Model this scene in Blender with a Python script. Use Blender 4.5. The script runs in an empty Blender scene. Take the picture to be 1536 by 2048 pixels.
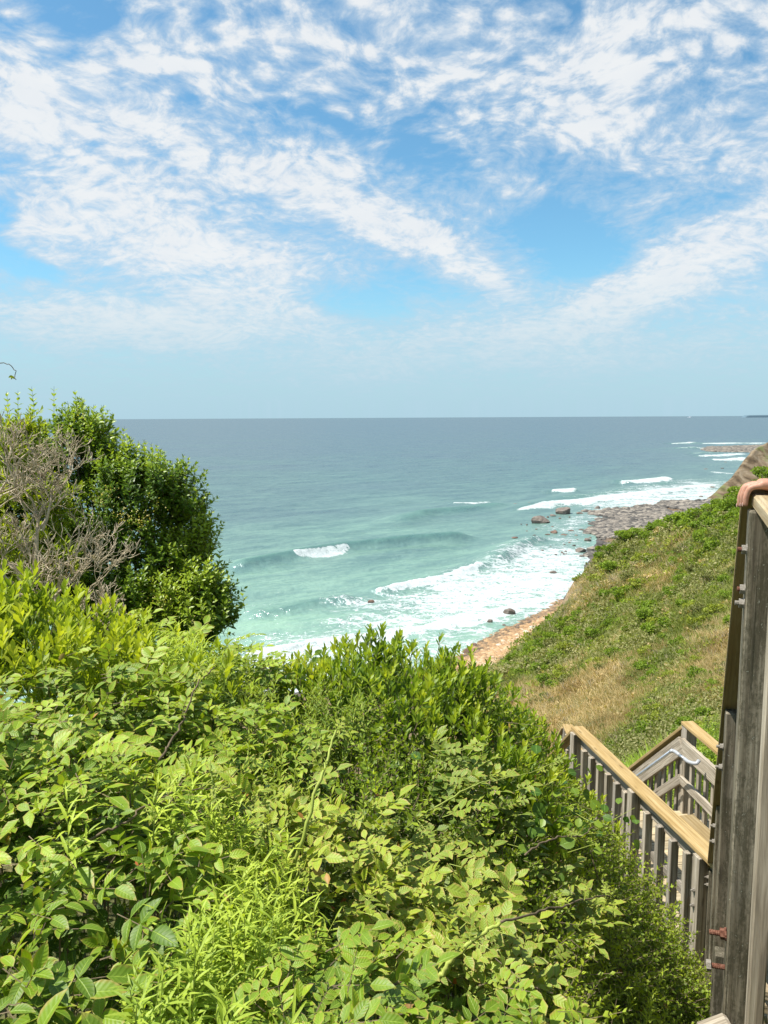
import bpy, math, random
import numpy as np
from mathutils import Vector, Matrix
R = math.radians
rng = np.random.default_rng(7)
random.seed(7)
scene = bpy.context.scene
COL = scene.collection
EYE = 36.0                                  # camera height above the sea
F = 1540.0                                  # focal length in photo pixels (1536 wide)
PITCH, ROLL = 7.01, -0.30
CAM_M = (Matrix.Rotation(R(90 - PITCH), 3, 'X') @ Matrix.Rotation(R(ROLL), 3, 'Z'))
CM = np.array(CAM_M)
C0 = np.array([0, 0, EYE])

def ray(px, py):
    px = np.asarray(px, float); py = np.asarray(py, float)
    d = np.stack([(px - 768) / F, -(py - 1024) / F, -np.ones_like(px)], -1)
    return d @ CM.T
def P(px, py, Y):                           # point seen at (px,py) lying Y metres ahead
    d = ray(px, py); return C0 + d * (np.asarray(Y, float) / d[..., 1])[..., None]
def PZ(px, py, z):                          # point seen at (px,py) at height z (world)
    d = ray(px, py); return C0 + d * ((np.asarray(z, float) - EYE) / d[..., 2])[..., None]
def V(a): return Vector([float(x) for x in a])
def nrm(a):
    a = np.asarray(a, float); return a / np.maximum(np.linalg.norm(a, axis=-1, keepdims=True), 1e-9)

# ------------------------------------------------------------------ noise in numpy
_G = rng.random((64, 64, 64))
def vnoise(p):
    p = np.asarray(p, float); i = np.floor(p).astype(int); f = p - i; f = f * f * (3 - 2 * f)
    r = 0
    for dx in (0, 1):
        for dy in (0, 1):
            for dz in (0, 1):
                w = (f[..., 0] if dx else 1 - f[..., 0]) * (f[..., 1] if dy else 1 - f[..., 1]) * (f[..., 2] if dz else 1 - f[..., 2])
                r = r + w * _G[(i[..., 0] + dx) % 64, (i[..., 1] + dy) % 64, (i[..., 2] + dz) % 64]
    return r
def fbm(p, o=4):
    p = np.asarray(p, float); s = 0; a = .5; t = 0
    for k in range(o):
        s = s + a * vnoise(p * 2 ** k + 17.3 * k); t += a; a *= .5
    return s / t
def fbm2(x, y, s, o=4, z=0.0):
    return fbm(np.stack([x * s, y * s, np.full_like(x, z)], -1), o)
def tps(xy, v, smooth=1e-6):                # linear-kernel interpolation with a plane
    xy = np.asarray(xy, float); v = np.asarray(v, float); n = len(xy)
    K = np.linalg.norm(xy[:, None] - xy[None], axis=-1)
    A = np.zeros((n + 3, n + 3)); A[:n, :n] = K + np.eye(n) * smooth
    A[:n, n:] = np.c_[np.ones(n), xy]; A[n:, :n] = A[:n, n:].T
    w = np.linalg.solve(A, np.r_[v, 0, 0, 0])
    def f(x, y):
        x = np.asarray(x, float); y = np.asarray(y, float)
        out = w[n] + w[n + 1] * x + w[n + 2] * y
        for k in range(n): out = out + w[k] * np.hypot(x - xy[k, 0], y - xy[k, 1])
        return out
    return f
def sstep(a, b, x):
    t = np.clip((x - a) / (b - a), 0, 1); return t * t * (3 - 2 * t)

# ------------------------------------------------------------------ objects
def link(o, parent=None):
    COL.objects.link(o)
    if parent is not None: o.parent = parent
    return o
def tag(o, label=None, cat=None, group=None, kind=None):
    if label: o['label'] = label
    if cat: o['category'] = cat
    if group: o['group'] = group
    if kind: o['kind'] = kind
    return o
def empty(name, loc=(0, 0, 0), label=None, cat=None, group=None, rz=0):
    o = bpy.data.objects.new(name, None); o.location = V(loc); o.rotation_euler = (0, 0, rz)
    o.empty_display_size = .1; link(o); return tag(o, label, cat, group)
def mesh_obj(name, verts, faces, mat, parent=None, attrs=None, smooth=False, origin=None):
    """faces: (n,3) or (n,4) array, or list of such arrays"""
    verts = np.asarray(verts, float)
    if origin is not None: verts = verts - np.asarray(origin, float)
    fl = faces if isinstance(faces, list) else [faces]
    fl = [np.asarray(f, np.int64) for f in fl if len(f)]
    me = bpy.data.meshes.new(name)
    me.vertices.add(len(verts)); me.vertices.foreach_set('co', verts.astype(np.float32).ravel())
    tot = sum(f.size for f in fl); nf = sum(len(f) for f in fl)
    me.loops.add(tot); me.polygons.add(nf)
    li = np.concatenate([f.ravel() for f in fl]); me.loops.foreach_set('vertex_index', li.astype(np.int32))
    sizes = np.concatenate([np.full(len(f), f.shape[1]) for f in fl]); st = np.r_[0, np.cumsum(sizes)[:-1]]
    me.polygons.foreach_set('loop_start', st.astype(np.int32))
    me.update(calc_edges=True)
    me.polygons.foreach_set('use_smooth', np.full(nf, bool(smooth)))
    for k, (typ, arr) in (attrs or {}).items():
        a = me.attributes.new(k, typ, 'POINT')
        key = 'value' if typ == 'FLOAT' else 'vector'
        a.data.foreach_set(key, np.asarray(arr, np.float32).ravel())
    me.validate()
    if mat: me.materials.append(mat)
    o = bpy.data.objects.new(name, me)
    if origin is not None: o.location = V(origin)
    if parent is not None and origin is None: pass
    link(o, parent)
    if parent is not None:
        o.matrix_parent_inverse = Matrix.Identity(4)
        # vertices were given in world space: shift to the parent's frame
        if origin is None:
            me.transform(Matrix.Translation(-Vector(parent_world(parent))))
    return o
def parent_world(p):
    v = Vector(p.location)
    while p.parent is not None:
        p = p.parent; v += Vector(p.location)
    return v

# ------------------------------------------------------------------ materials
def mat_new(name):
    m = bpy.data.materials.new(name); m.use_nodes = True
    nt = m.node_tree; nt.nodes.clear()
    return m, nt, nt.nodes, nt.links
class NB:
    def __init__(s, nt): s.nt = nt; s.n = nt.nodes; s.l = nt.links
    def node(s, t, **kw):
        x = s.n.new(t)
        for k, v in kw.items(): setattr(x, k, v)
        return x
    def put(s, sock, v):
        if v is None: return
        if isinstance(v, bpy.types.NodeSocket): s.l.new(v, sock)
        else:
            if hasattr(sock, 'default_value'):
                try: sock.default_value = v
                except Exception:
                    sock.default_value = (*v, 1) if len(v) == 3 else v
    def attr(s, name, out='Vector'): return s.node('ShaderNodeAttribute', attribute_name=name).outputs[out]
    def math(s, op, a, b=None, c=None, clamp=False):
        x = s.node('ShaderNodeMath', operation=op, use_clamp=clamp)
        s.put(x.inputs[0], a); s.put(x.inputs[1], b)
        if c is not None: s.put(x.inputs[2], c)
        return x.outputs[0]
    def vmath(s, op, a, b=None, scale=None):
        x = s.node('ShaderNodeVectorMath', operation=op)
        s.put(x.inputs[0], a); s.put(x.inputs[1], b)
        if scale is not None: s.put(x.inputs['Scale'], scale)
        return x.outputs['Value'] if op in ('LENGTH', 'DOT_PRODUCT', 'DISTANCE') else x.outputs[0]
    def noise(s, vec, scale, detail=3, rough=.55, dist=0, dims='3D', out='Fac'):
        x = s.node('ShaderNodeTexNoise', noise_dimensions=dims)
        s.put(x.inputs['Vector'], vec); s.put(x.inputs['Scale'], scale); s.put(x.inputs['Detail'], detail)
        s.put(x.inputs['Roughness'], rough); s.put(x.inputs['Distortion'], dist); return x.outputs[out]
    def ramp(s, fac, stops, interp='LINEAR'):
        x = s.node('ShaderNodeValToRGB'); cr = x.color_ramp; cr.interpolation = interp
        while len(cr.elements) > 1: cr.elements.remove(cr.elements[-1])
        for i, (p, c) in enumerate(stops):
            e = cr.elements[0] if i == 0 else cr.elements.new(p)
            e.position = p; e.color = (*c, 1) if len(c) == 3 else c
        s.put(x.inputs['Fac'], fac); return x.outputs['Color']
    def mix(s, fac, a, b, mode='MIX'):
        x = s.node('ShaderNodeMix', data_type='RGBA', blend_type=mode)
        s.put(x.inputs[0], fac); s.put(x.inputs[6], a); s.put(x.inputs[7], b); return x.outputs[2]
    def maprange(s, v, a, b, c=0., d=1., smooth=False):
        x = s.node('ShaderNodeMapRange', interpolation_type='SMOOTHSTEP' if smooth else 'LINEAR')
        for k, q in zip(('Value', 'From Min', 'From Max', 'To Min', 'To Max'), (v, a, b, c, d)): s.put(x.inputs[k], q)
        return x.outputs[0]
    def mapping(s, vec, loc=(0, 0, 0), rot=(0, 0, 0), scale=(1, 1, 1)):
        x = s.node('ShaderNodeMapping'); s.put(x.inputs['Vector'], vec)
        x.inputs['Location'].default_value = loc; x.inputs['Rotation'].default_value = rot; x.inputs['Scale'].default_value = scale
        return x.outputs[0]
    def bump(s, h, strength=.3, dist=.01):
        x = s.node('ShaderNodeBump'); s.put(x.inputs['Height'], h); s.put(x.inputs['Strength'], strength); s.put(x.inputs['Distance'], dist)
        return x.outputs[0]
    def principled(s, col, rough=.6, spec=.3, normal=None, **kw):
        x = s.node('ShaderNodeBsdfPrincipled'); s.put(x.inputs['Base Color'], col if isinstance(col, bpy.types.NodeSocket) else (*col, 1))
        s.put(x.inputs['Roughness'], rough); s.put(x.inputs['Specular IOR Level'], spec)
        if normal: s.put(x.inputs['Normal'], normal)
        for k, v in kw.items(): s.put(x.inputs[k], v)
        return x.outputs[0]
    def out(s, surf):
        o = s.node('ShaderNodeOutputMaterial'); s.l.new(surf, o.inputs['Surface'])
    def mixsh(s, f, a, b):
        x = s.node('ShaderNodeMixShader'); s.put(x.inputs[0], f); s.l.new(a, x.inputs[1]); s.l.new(b, x.inputs[2]); return x.outputs[0]

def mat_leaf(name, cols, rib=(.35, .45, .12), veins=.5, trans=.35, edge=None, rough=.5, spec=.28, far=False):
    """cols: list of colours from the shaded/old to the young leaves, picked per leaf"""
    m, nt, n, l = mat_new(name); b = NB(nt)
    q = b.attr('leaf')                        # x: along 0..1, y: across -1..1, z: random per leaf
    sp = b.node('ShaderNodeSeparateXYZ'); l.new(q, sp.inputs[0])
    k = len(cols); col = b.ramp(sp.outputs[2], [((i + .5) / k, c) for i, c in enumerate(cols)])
    geo = b.node('ShaderNodeNewGeometry')
    big = b.noise(geo.outputs['Position'], 2.2 if not far else .14, 4)
    col = b.mix(.45, col, b.ramp(big, [(.3, (.55, .62, .5)), (.7, (1.25, 1.15, 1.0))]), 'MULTIPLY')
    small = b.noise(geo.outputs['Position'], 90, 2)
    col = b.mix(.35, col, b.ramp(small, [(.25, (.6, .65, .55)), (.75, (1.2, 1.2, 1.1))]), 'MULTIPLY')
    ay = b.math('ABSOLUTE', sp.outputs[1])
    nrm_ = None
    if veins > 0:
        mid = b.maprange(ay, .03, .12, 1, 0)
        ph = b.math('SUBTRACT', b.math('MULTIPLY', sp.outputs[0], 44.), b.math('MULTIPLY', ay, 9.))
        sv = b.math('SINE', ph); svm = b.math('MULTIPLY', b.maprange(sv, .55, 1., 0, 1), .35 * veins)
        vv = b.math('MAXIMUM', b.math('MULTIPLY', mid, .75), svm)
        col = b.mix(vv, col, (*rib, 1))
        nrm_ = b.bump(b.math('ADD', b.math('MULTIPLY', sv, .5 * veins), b.math('MULTIPLY', mid, -1.)), .5, .0012)
    if edge:
        e = b.math('MULTIPLY', b.maprange(b.math('ADD', ay, b.math('MULTIPLY', small, .6)), 1.0, 1.35, 0, 1), b.maprange(sp.outputs[2], .3, .6, 0, 1))
        e2 = b.math('MULTIPLY', b.maprange(b.math('ADD', sp.outputs[0], b.math('MULTIPLY', small, .35)), .98, 1.15, 0, 1), b.maprange(sp.outputs[2], .3, .6, 0, 1))
        col = b.mix(b.math('MULTIPLY', b.math('MAXIMUM', e, e2), .75), col, (*edge, 1))
    col = b.mix(1.0, col, (1.16, 1.08, .62, 1), 'MULTIPLY') if not far else col
    back = b.mix(.22, col, (.26, .38, .12, 1))
    col = b.mix(geo.outputs['Backfacing'], col, back)
    p = b.principled(col, rough, spec, nrm_)
    t = b.node('ShaderNodeBsdfTranslucent')
    l.new(b.mix(1.0, col, (1.7, 1.6, .5, 1), 'MULTIPLY'), t.inputs['Color'])
    b.out(b.mixsh(trans, p, t.outputs[0])); return m

def mat_simple(name, cols, scale=8, rough=.8, spec=.2, bump=.3, bdist=.01, stretch=None, coord='pos'):
    m, nt, n, l = mat_new(name); b = NB(nt)
    pos = b.node('ShaderNodeNewGeometry').outputs['Position'] if coord == 'pos' else b.node('ShaderNodeTexCoord').outputs['Object']
    v = b.mapping(pos, scale=stretch) if stretch else pos
    f = b.noise(v, scale, 5, .6)
    k = len(cols); col = b.ramp(f, [(.25 + .5 * i / max(1, k - 1), c) for i, c in enumerate(cols)])
    b.out(b.principled(col, rough, spec, b.bump(b.noise(v, scale * 3, 4), bump, bdist))); return m

def mat_wood(name, dark, mid, light, moss=None, rough=.75, knot=True, grain=1.0, edge=0.):
    m, nt, n, l = mat_new(name); b = NB(nt)
    w = b.attr('wood')                        # x along (m), y,z across (m), offset per board
    g1 = b.noise(b.mapping(w, scale=(2.2, 42, 42)), 1.0, 5, .62, .6)
    g2 = b.noise(b.mapping(w, scale=(9, 240, 240)), 1.0, 3, .6)
    big = b.noise(b.mapping(w, scale=(1.3, 6, 6)), 1.0, 3, .5)
    f = b.math('ADD', b.math('MULTIPLY', g1, .6), b.math('ADD', b.math('MULTIPLY', g2, .22), b.math('MULTIPLY', big, .2)))
    col = b.ramp(f, [(.36, dark), (.5, mid), (.64, light)])
    ring = b.node('ShaderNodeTexWave', wave_type='RINGS', rings_direction='X')
    b.put(ring.inputs['Vector'], b.mapping(w, loc=(.0, .21, .13), scale=(.35, 9, 9))); ring.inputs['Scale'].default_value = 2.2
    ring.inputs['Distortion'].default_value = 3.5; ring.inputs['Detail'].default_value = 2; ring.inputs['Detail Scale'].default_value = .6
    col = b.mix(.38 * grain, col, b.ramp(ring.outputs['Fac'], [(.15, (.55, .5, .44)), (.55, (1.1, 1.1, 1.1))]), 'MULTIPLY')
    crack = b.noise(b.mapping(w, loc=(3, 1, 2), scale=(1.1, 70, 70)), 1.0, 2, .5)
    col = b.mix(b.maprange(crack, .66, .72, 0, .75), col, tuple(c * .35 for c in dark) + (1,))
    per = b.attr('tone', 'Fac')
    col = b.mix(1.0, col, b.ramp(per, [(0, (.74, .74, .76)), (.5, (1, 1, 1)), (1, (1.24, 1.2, 1.13))]), 'MULTIPLY')
    if knot:
        vo = b.node('ShaderNodeTexVoronoi'); b.put(vo.inputs['Vector'], b.mapping(w, scale=(2.6, 11, 11))); vo.inputs['Scale'].default_value = 1.0
        col = b.mix(b.maprange(vo.outputs['Distance'], .05, .17, .7, 0, True), col, tuple(c * .5 for c in dark) + (1,))
    if moss:
        mn = b.noise(b.mapping(w, scale=(4, 26, 26)), 1.0, 7, .75)
        fine = b.noise(b.mapping(w, scale=(60, 90, 90)), 1.0, 4, .7)
        col = b.mix(b.maprange(b.math('ADD', mn, b.math('MULTIPLY', fine, .5)), .70, .84, 0, .8), col, (*moss, 1))
        col = b.mix(b.maprange(fine, .64, .70, 0, .7), col, (.36, .36, .29, 1))
    h = b.math('ADD', b.math('MULTIPLY', g1, .7), b.math('ADD', b.math('MULTIPLY', g2, .4), b.math('MULTIPLY', b.maprange(crack, .64, .72, 0, 1), -1.)))
    b.out(b.principled(col, rough, .25, b.bump(h, .6, .003))); return m

M = {}
M['wood'] = mat_wood('weathered_wood', (0.121, 0.101, 0.0758), (0.272, 0.238, 0.187), (0.424, 0.384, 0.319))
M['wood_dark'] = mat_wood('stained_wood', (0.0672, 0.056, 0.0392), (0.168, 0.146, 0.103), (0.302, 0.269, 0.202), moss=(0.056, 0.0504, 0.0291))
M['wood_new'] = mat_wood('new_lumber', (0.212, 0.135, 0.0448), (0.304, 0.214, 0.0918), (0.372, 0.282, 0.147), grain=.6)
M['wood_cap'] = mat_wood('tan_cap_lumber', (0.216, 0.15, 0.072), (0.33, 0.252, 0.144), (0.432, 0.36, 0.24), grain=1.0, knot=False)
M['deck'] = mat_wood('deck_boards', (0.248, 0.192, 0.112), (0.347, 0.285, 0.18), (0.422, 0.36, 0.248), grain=.6)
M['steel'] = mat_simple('galvanised_steel', [(.38, .42, .46), (.6, .64, .68)], 30, .35, .5, .1); 
for nd in M['steel'].node_tree.nodes:
    if nd.type == 'BSDF_PRINCIPLED': nd.inputs['Metallic'].default_value = .75
M['bolt'] = mat_simple('bolt_zinc', [(0.136, 0.116, 0.088), (0.288, 0.264, 0.224)], 90, .6, .4, .3)
M['rust'] = mat_simple('rusty_iron', [(0.0458, 0.0168, 0.00995), (0.138, 0.0563, 0.0352), (0.222, 0.127, 0.0849)], 110, .85, .2, .8, .002)
M['pvc'] = mat_simple('pale_pipe_fitting', [(0.277, 0.29, 0.304), (0.363, 0.37, 0.376)], 20, .4, .5, .05)

# ------------------------------------------------------------------ world and sun
SUN_AZ, SUN_EL = -95.0, 63.0                # azimuth from +Y, negative = to the left
def build_world():
    w = bpy.data.worlds.new('World'); scene.world = w; w.use_nodes = True
    nt = w.node_tree; nt.nodes.clear(); b = NB(nt)
    sky = b.node('ShaderNodeTexSky', sky_type='NISHITA', sun_disc=False)
    sky.sun_elevation = R(SUN_EL); sky.sun_rotation = R(SUN_AZ); sky.altitude = 30
    sky.air_density = 1.0; sky.dust_density = .6; sky.ozone_density = 2.2
    gen = b.node('ShaderNodeTexCoord').outputs['Generated']
    sp = b.node('ShaderNodeSeparateXYZ'); nt.links.new(gen, sp.inputs[0])
    X, Y, Z = sp.outputs
    # flat cloud layer: the view direction cut with a plane overhead
    zc = b.math('MAXIMUM', Z, .02)
    za = b.math('ADD', zc, .30)
    cx = b.math('DIVIDE', X, za); cy = b.math('DIVIDE', Y, za)
    cmb = b.node('ShaderNodeCombineXYZ'); b.put(cmb.inputs[0], cx); b.put(cmb.inputs[1], cy)
    pl = cmb.outputs[0]
    # coarse placing of the cloud sheets by bearing and height
    yc = b.math('MAXIMUM', Y, .05)
    cm2 = b.node('ShaderNodeCombineXYZ'); b.put(cm2.inputs[0], b.math('DIVIDE', X, yc)); b.put(cm2.inputs[1], b.math('DIVIDE', Z, yc))
    pw = b.noise(cm2.outputs[0], 3.2, 4, .55, out='Color')
    uv = b.vmath('ADD', cm2.outputs[0], b.vmath('SCALE', b.vmath('SUBTRACT', pw, (.5, .5, .5)), scale=.16))
    def spot(px, py, rx, ry, ang):
        d = ray(px, py); u, v = d[0] / d[1], d[2] / d[1]
        sx, sy = F / rx, F / ry; a = R(ang)
        # point = scale * rot(-a) * (uv - c)
        ca, sa = math.cos(a), math.sin(a)
        g = b.node('ShaderNodeTexGradient', gradient_type='SPHERICAL')
        q = b.vmath('SUBTRACT', uv, (u, v, 0))
        q = b.mapping(q, rot=(0, 0, -a)); q = b.mapping(q, scale=(sx, sy, 0.0001))
        b.put(g.inputs['Vector'], q)
        return b.maprange(g.outputs['Fac'], 0, .75, 0, 1, True)
    tot = .38
    for (px, py, rx, ry, ang, wt) in SKY_SPOTS:
        tot = b.math('ADD', tot, b.math('MULTIPLY', spot(px, py, rx, ry, ang), wt))
    # altocumulus cells, streaks and veil
    warp = b.vmath('SCALE', b.vmath('SUBTRACT', b.noise(pl, 3.0, 3, .5, out='Color'), (.5, .5, .5)), scale=.22)
    plw = b.vmath('ADD', pl, warp)
    cell = b.noise(plw, 32, 5, .62)
    mid = b.noise(b.mapping(plw, loc=(5, 2, 0), rot=(0, 0, R(30)), scale=(1.0, 1.35, 1)), 9, 5, .6)
    big = b.noise(b.mapping(plw, loc=(2, 7, 0)), 3.2, 4, .55)
    vv = b.vmath('ADD', plw, b.vmath('SCALE', b.noise(pl, 30, 3, .6, out='Color'), scale=.03))
    vor = b.node('ShaderNodeTexVoronoi', feature='SMOOTH_F1'); b.put(vor.inputs['Vector'], vv)
    vor.inputs['Scale'].default_value = 21; vor.inputs['Smoothness'].default_value = .7
    puff = b.math('SUBTRACT', .38, vor.outputs['Distance'])
    hi = b.maprange(Z, .20, .42, .12, 1, True)            # puffy above, smooth veil towards the horizon
    det = b.math('ADD', b.math('MULTIPLY', b.math('SUBTRACT', cell, .5), 1.75), b.math('MULTIPLY', b.math('SUBTRACT', mid, .5), 1.2))
    det = b.math('ADD', det, b.math('MULTIPLY', b.math('SUBTRACT', big, .5), .9))
    det = b.math('ADD', det, b.math('MULTIPLY', b.math('MULTIPLY', puff, 1.25), hi))
    amp = b.maprange(Z, .05, .33, .40, 1.0)
    dens = b.math('ADD', tot, b.math('MULTIPLY', det, amp))
    cov = b.maprange(dens, -.28, .98, 0, 1, True)
    thick = b.maprange(dens, .30, 1.0, 0, 1, True)
    ccol = b.mix(thick, (.66, .80, .93, 1), (1.0, 1.02, 1.03, 1))
    shade = b.noise(b.mapping(plw, loc=(9, 9, 0)), 9, 4, .55)
    ccol = b.mix(.3, ccol, b.ramp(shade, [(.3, (.78, .84, .92)), (.65, (1, 1, 1))]), 'MULTIPLY')
    ccol = b.vmath('SCALE', ccol, scale=CLOUD_V)
    blue = b.mix(1.0, sky.outputs[0], SKY_TINT, 'MULTIPLY')
    base = b.mix(b.math('MULTIPLY', cov, .95), blue, ccol)
    # pale air near the horizon
    hz = b.maprange(Z, .0, .20, .86, 0, True)
    veil = b.vmath('SCALE', HAZE_C, scale=CLOUD_V)
    base = b.mix(hz, base, veil)
    bg = b.node('ShaderNodeBackground'); b.put(bg.inputs['Color'], base); bg.inputs['Strength'].default_value = .15
    o = b.node('ShaderNodeOutputWorld'); nt.links.new(bg.outputs[0], o.inputs['Surface'])
CLOUD_V = 3.55
SKY_TINT = (.43, .66, .67, 1)
HAZE_C = (.49, .735, .875)
# centre px, py, radii px, tilt deg (counter-clockwise), weight
SKY_SPOTS = [
    (120, 230, 330, 110, -25, .45), (430, 330, 260, 75, -28, .45), (720, 420, 300, 62, -24, .5), (930, 510, 160, 50, -25, .3),
    (250, 430, 330, 130, -10, .35), (480, 530, 260, 60, -8, .35), (90, 480, 110, 50, -30, .2),
    (300, 630, 560, 90, 0, .42), (1000, 700, 800, 80, 0, .3), (1200, 590, 300, 80, 18, .42), (1450, 500, 260, 110, 25, .35),
    (520, 90, 420, 170, -10, .30), (1080, 180, 260, 130, 0, .30), (1270, 90, 200, 140, 0, .38), (1490, 40, 140, 110, 0, .32), (1230, 270, 240, 90, -10, .25),
    (1480, 300, 180, 160, 0, .22), (230, 160, 160, 60, 0, .25),
    (1130, 470, 190, 75, -5, -.85), (1180, 370, 190, 60, -10, -.35), (850, 330, 170, 60, -15, -.55), (620, 265, 200, 30, -28, -.45), (700, 590, 150, 50, -10, -.6),
    (820, 565, 150, 34, -10, -.4), (40, 500, 130, 40, -25, -.7), (10, 420, 60, 60, 0, -.6), (130, 30, 150, 60, 10, -.5), (60, 90, 90, 40, 0, -.2), (1400, 430, 130, 40, 20, -.35),
]
def build_light():
    L = bpy.data.lights.new('sun', 'SUN'); L.energy = 5.0; L.angle = R(.6); L.color = (1, .955, .88)
    o = bpy.data.objects.new('sun', L); COL.objects.link(o)
    az, el = R(SUN_AZ), R(SUN_EL)
    d = Vector((math.sin(az) * math.cos(el), math.cos(az) * math.cos(el), math.sin(el)))
    o.rotation_euler = d.to_track_quat('Z', 'Y').to_euler(); o.location = (0, 0, 80)
def build_camera():
    c = bpy.data.cameras.new('camera'); c.sensor_fit = 'HORIZONTAL'; c.sensor_width = 36; c.lens = 36 * F / 1536
    c.clip_start = .05; c.clip_end = 60000
    o = bpy.data.objects.new('camera', c); o.matrix_world = Matrix.Translation(V(C0)) @ CAM_M.to_4x4(); COL.objects.link(o)
    scene.camera = o

# ------------------------------------------------------------------ terrain
SHORE_PX = [(-900, 1560), (-300, 1500), (300, 1430), (700, 1365), (930, 1312), (1010, 1264), (1060, 1238), (1110, 1217), (1150, 1165), (1182, 1100), (1200, 1070), (1222, 1048), (1240, 1028), (1270, 1017),
            (1340, 1014), (1415, 1003), (1450, 975), (1500, 930), (1560, 907), (1500, 904), (1440, 903), (1418, 899), (1440, 894.5), (1500, 892.5), (1580, 891), (1700, 888)]
SH = PZ([p[0] for p in SHORE_PX], [p[1] for p in SHORE_PX], np.zeros(len(SHORE_PX)))[:, :2]
def sd_shore(x, y):                          # distance to the water's edge, positive on land (right-hand side)
    x = np.asarray(x, float); y = np.asarray(y, float)
    best = np.full(x.shape, 1e9); sgn = np.ones(x.shape)
    for i in range(len(SH) - 1):
        a, c = SH[i], SH[i + 1]; d = c - a; L2 = d @ d
        t = np.clip(((x - a[0]) * d[0] + (y - a[1]) * d[1]) / L2, 0, 1)
        qx, qy = x - a[0] - t * d[0], y - a[1] - t * d[1]; dist = np.hypot(qx, qy)
        cr = d[0] * (y - a[1]) - d[1] * (x - a[0])
        upd = dist < best - 1e-6
        best = np.where(upd, dist, best); sgn = np.where(upd, np.where(cr < 0, 1, -1), sgn)
    return best * sgn
HILL = []                                    # (X, Y, z relative to eye)
def hp(px, py, Y): q = P(px, py, Y); HILL.append((q[0], q[1], q[2] - EYE))
for a in [(950, 1356, 107), (1006, 1322, 112), (1056, 1286, 119), (1094, 1264, 124), (1126, 1232, 131), (1122, 1208, 131.5), (1132, 1170, 131.5), (1148, 1156, 131), (1168, 1136, 129), (1208, 1100, 125), (1240, 1076, 121), (1290, 1056, 116),
          (1330, 1045, 112), (1380, 1031, 106), (1425, 1016, 101), (1480, 978, 96), (1540, 950, 92), (1650, 915, 88),
          (1050, 1330, 92), (1000, 1400, 66), (1080, 1440, 42), (1130, 1460, 28), (1200, 1455, 27), (1300, 1450, 25), (1400, 1450, 22), (1500, 1440, 20),
          (1150, 1330, 68), (1250, 1330, 55), (1400, 1330, 42), (1520, 1300, 38), (1200, 1210, 95), (1300, 1200, 82), (1420, 1180, 68), (1540, 1150, 60),
          (1250, 1120, 108), (1350, 1090, 95), (1450, 1060, 82), (1540, 1030, 78)]: hp(*a)
HILL += [(q[0], q[1], q[2]) for q in [
    (0, -3, -2.2), (-6, -3, -1.6), (6, -3, -1.5), (-4, 3, -1.9), (-8, 5, -1.9), (0, 1, -2.6), (-1.5, 2.5, -2.4), (0, 4, -3.0), (-2, 5, -2.7), (-5, 7, -3.3), (1.6, 3, -3.2), (1.6, 4.5, -4.1), (2.4, 5.8, -4.95), (2.2, 8, -5.2), (4.2, 8.5, -4.9),
    (4.5, 5.5, -4.2), (5, 2.5, -2.6), (2.2, 2.0, -2.2), (2, 10.3, -6.8), (3.6, 10.3, -6.6), (2.6, 13, -7.5), (5.5, 13, -6.6), (0, 8, -6.0), (-2, 11, -8.5), (-8, 12, -7.5), (-4, 18, -14), (1, 15, -11), (2, 22, -15),
    (-12, 25, -19), (0, 35, -24), (-15, 50, -32), (0, 60, -33), (5, 80, -34.3), (-30, 40, -30), (-30, 70, -35), (-60, 60, -35), (6, 100, -35), (-30, 0, -6), (-60, 0, -20), (0, -30, 0), (40, -30, 1), (40, 5, 0), (20, 8, -3.5), (60, 40, -2),
    (80, 80, 0), (110, 60, 2), (-40, -40, -1), (120, -60, 3), (-90, -60, -30),
    (32, 134, -35), (40, 138, -34.5), (60, 140, -32), (75, 125, -27), (80, 115, -24), (60, 160, -35), (95, 160, -30), (90, 190, -35), (110, 140, -22), (120, 110, -10), (130, 200, -30), (150, 150, -10)]]
HILL = np.array(HILL)
hill_f = tps(HILL[:, :2], HILL[:, 2], 1e-4)
def terrain(x, y):
    x = np.asarray(x, float); y = np.asarray(y, float)
    z = hill_f(x, y) + EYE
    r = np.hypot(x, y)
    z = z + (fbm2(x, y, .09) - .5) * np.clip(r - 12, 0, 60) * .06 + (np.abs(fbm2(x, y, .16, 3, 5.) - .5) - .12) * np.clip(r - 14, 0, 60) * .06 + (fbm2(x, y, .45, 3) - .5) * np.clip(r - 8, 0, 40) * .022
    z = np.where(r > 60, z, z)
    sd = sd_shore(x, y)
    beach = np.where(sd > 0, np.minimum(.085 * sd, 1.2 + .01 * sd), np.maximum(.10 * sd, -4))
    near = sstep(260, 170, y)                 # the near bluff ends; the far bluff is a mesh of its own
    hz = np.where(sd > 2, z, -5)
    hz = hz * near + (-5) * (1 - near)
    return np.maximum(beach + (fbm2(x, y, .2, 3) - .5) * .25, hz)
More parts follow.
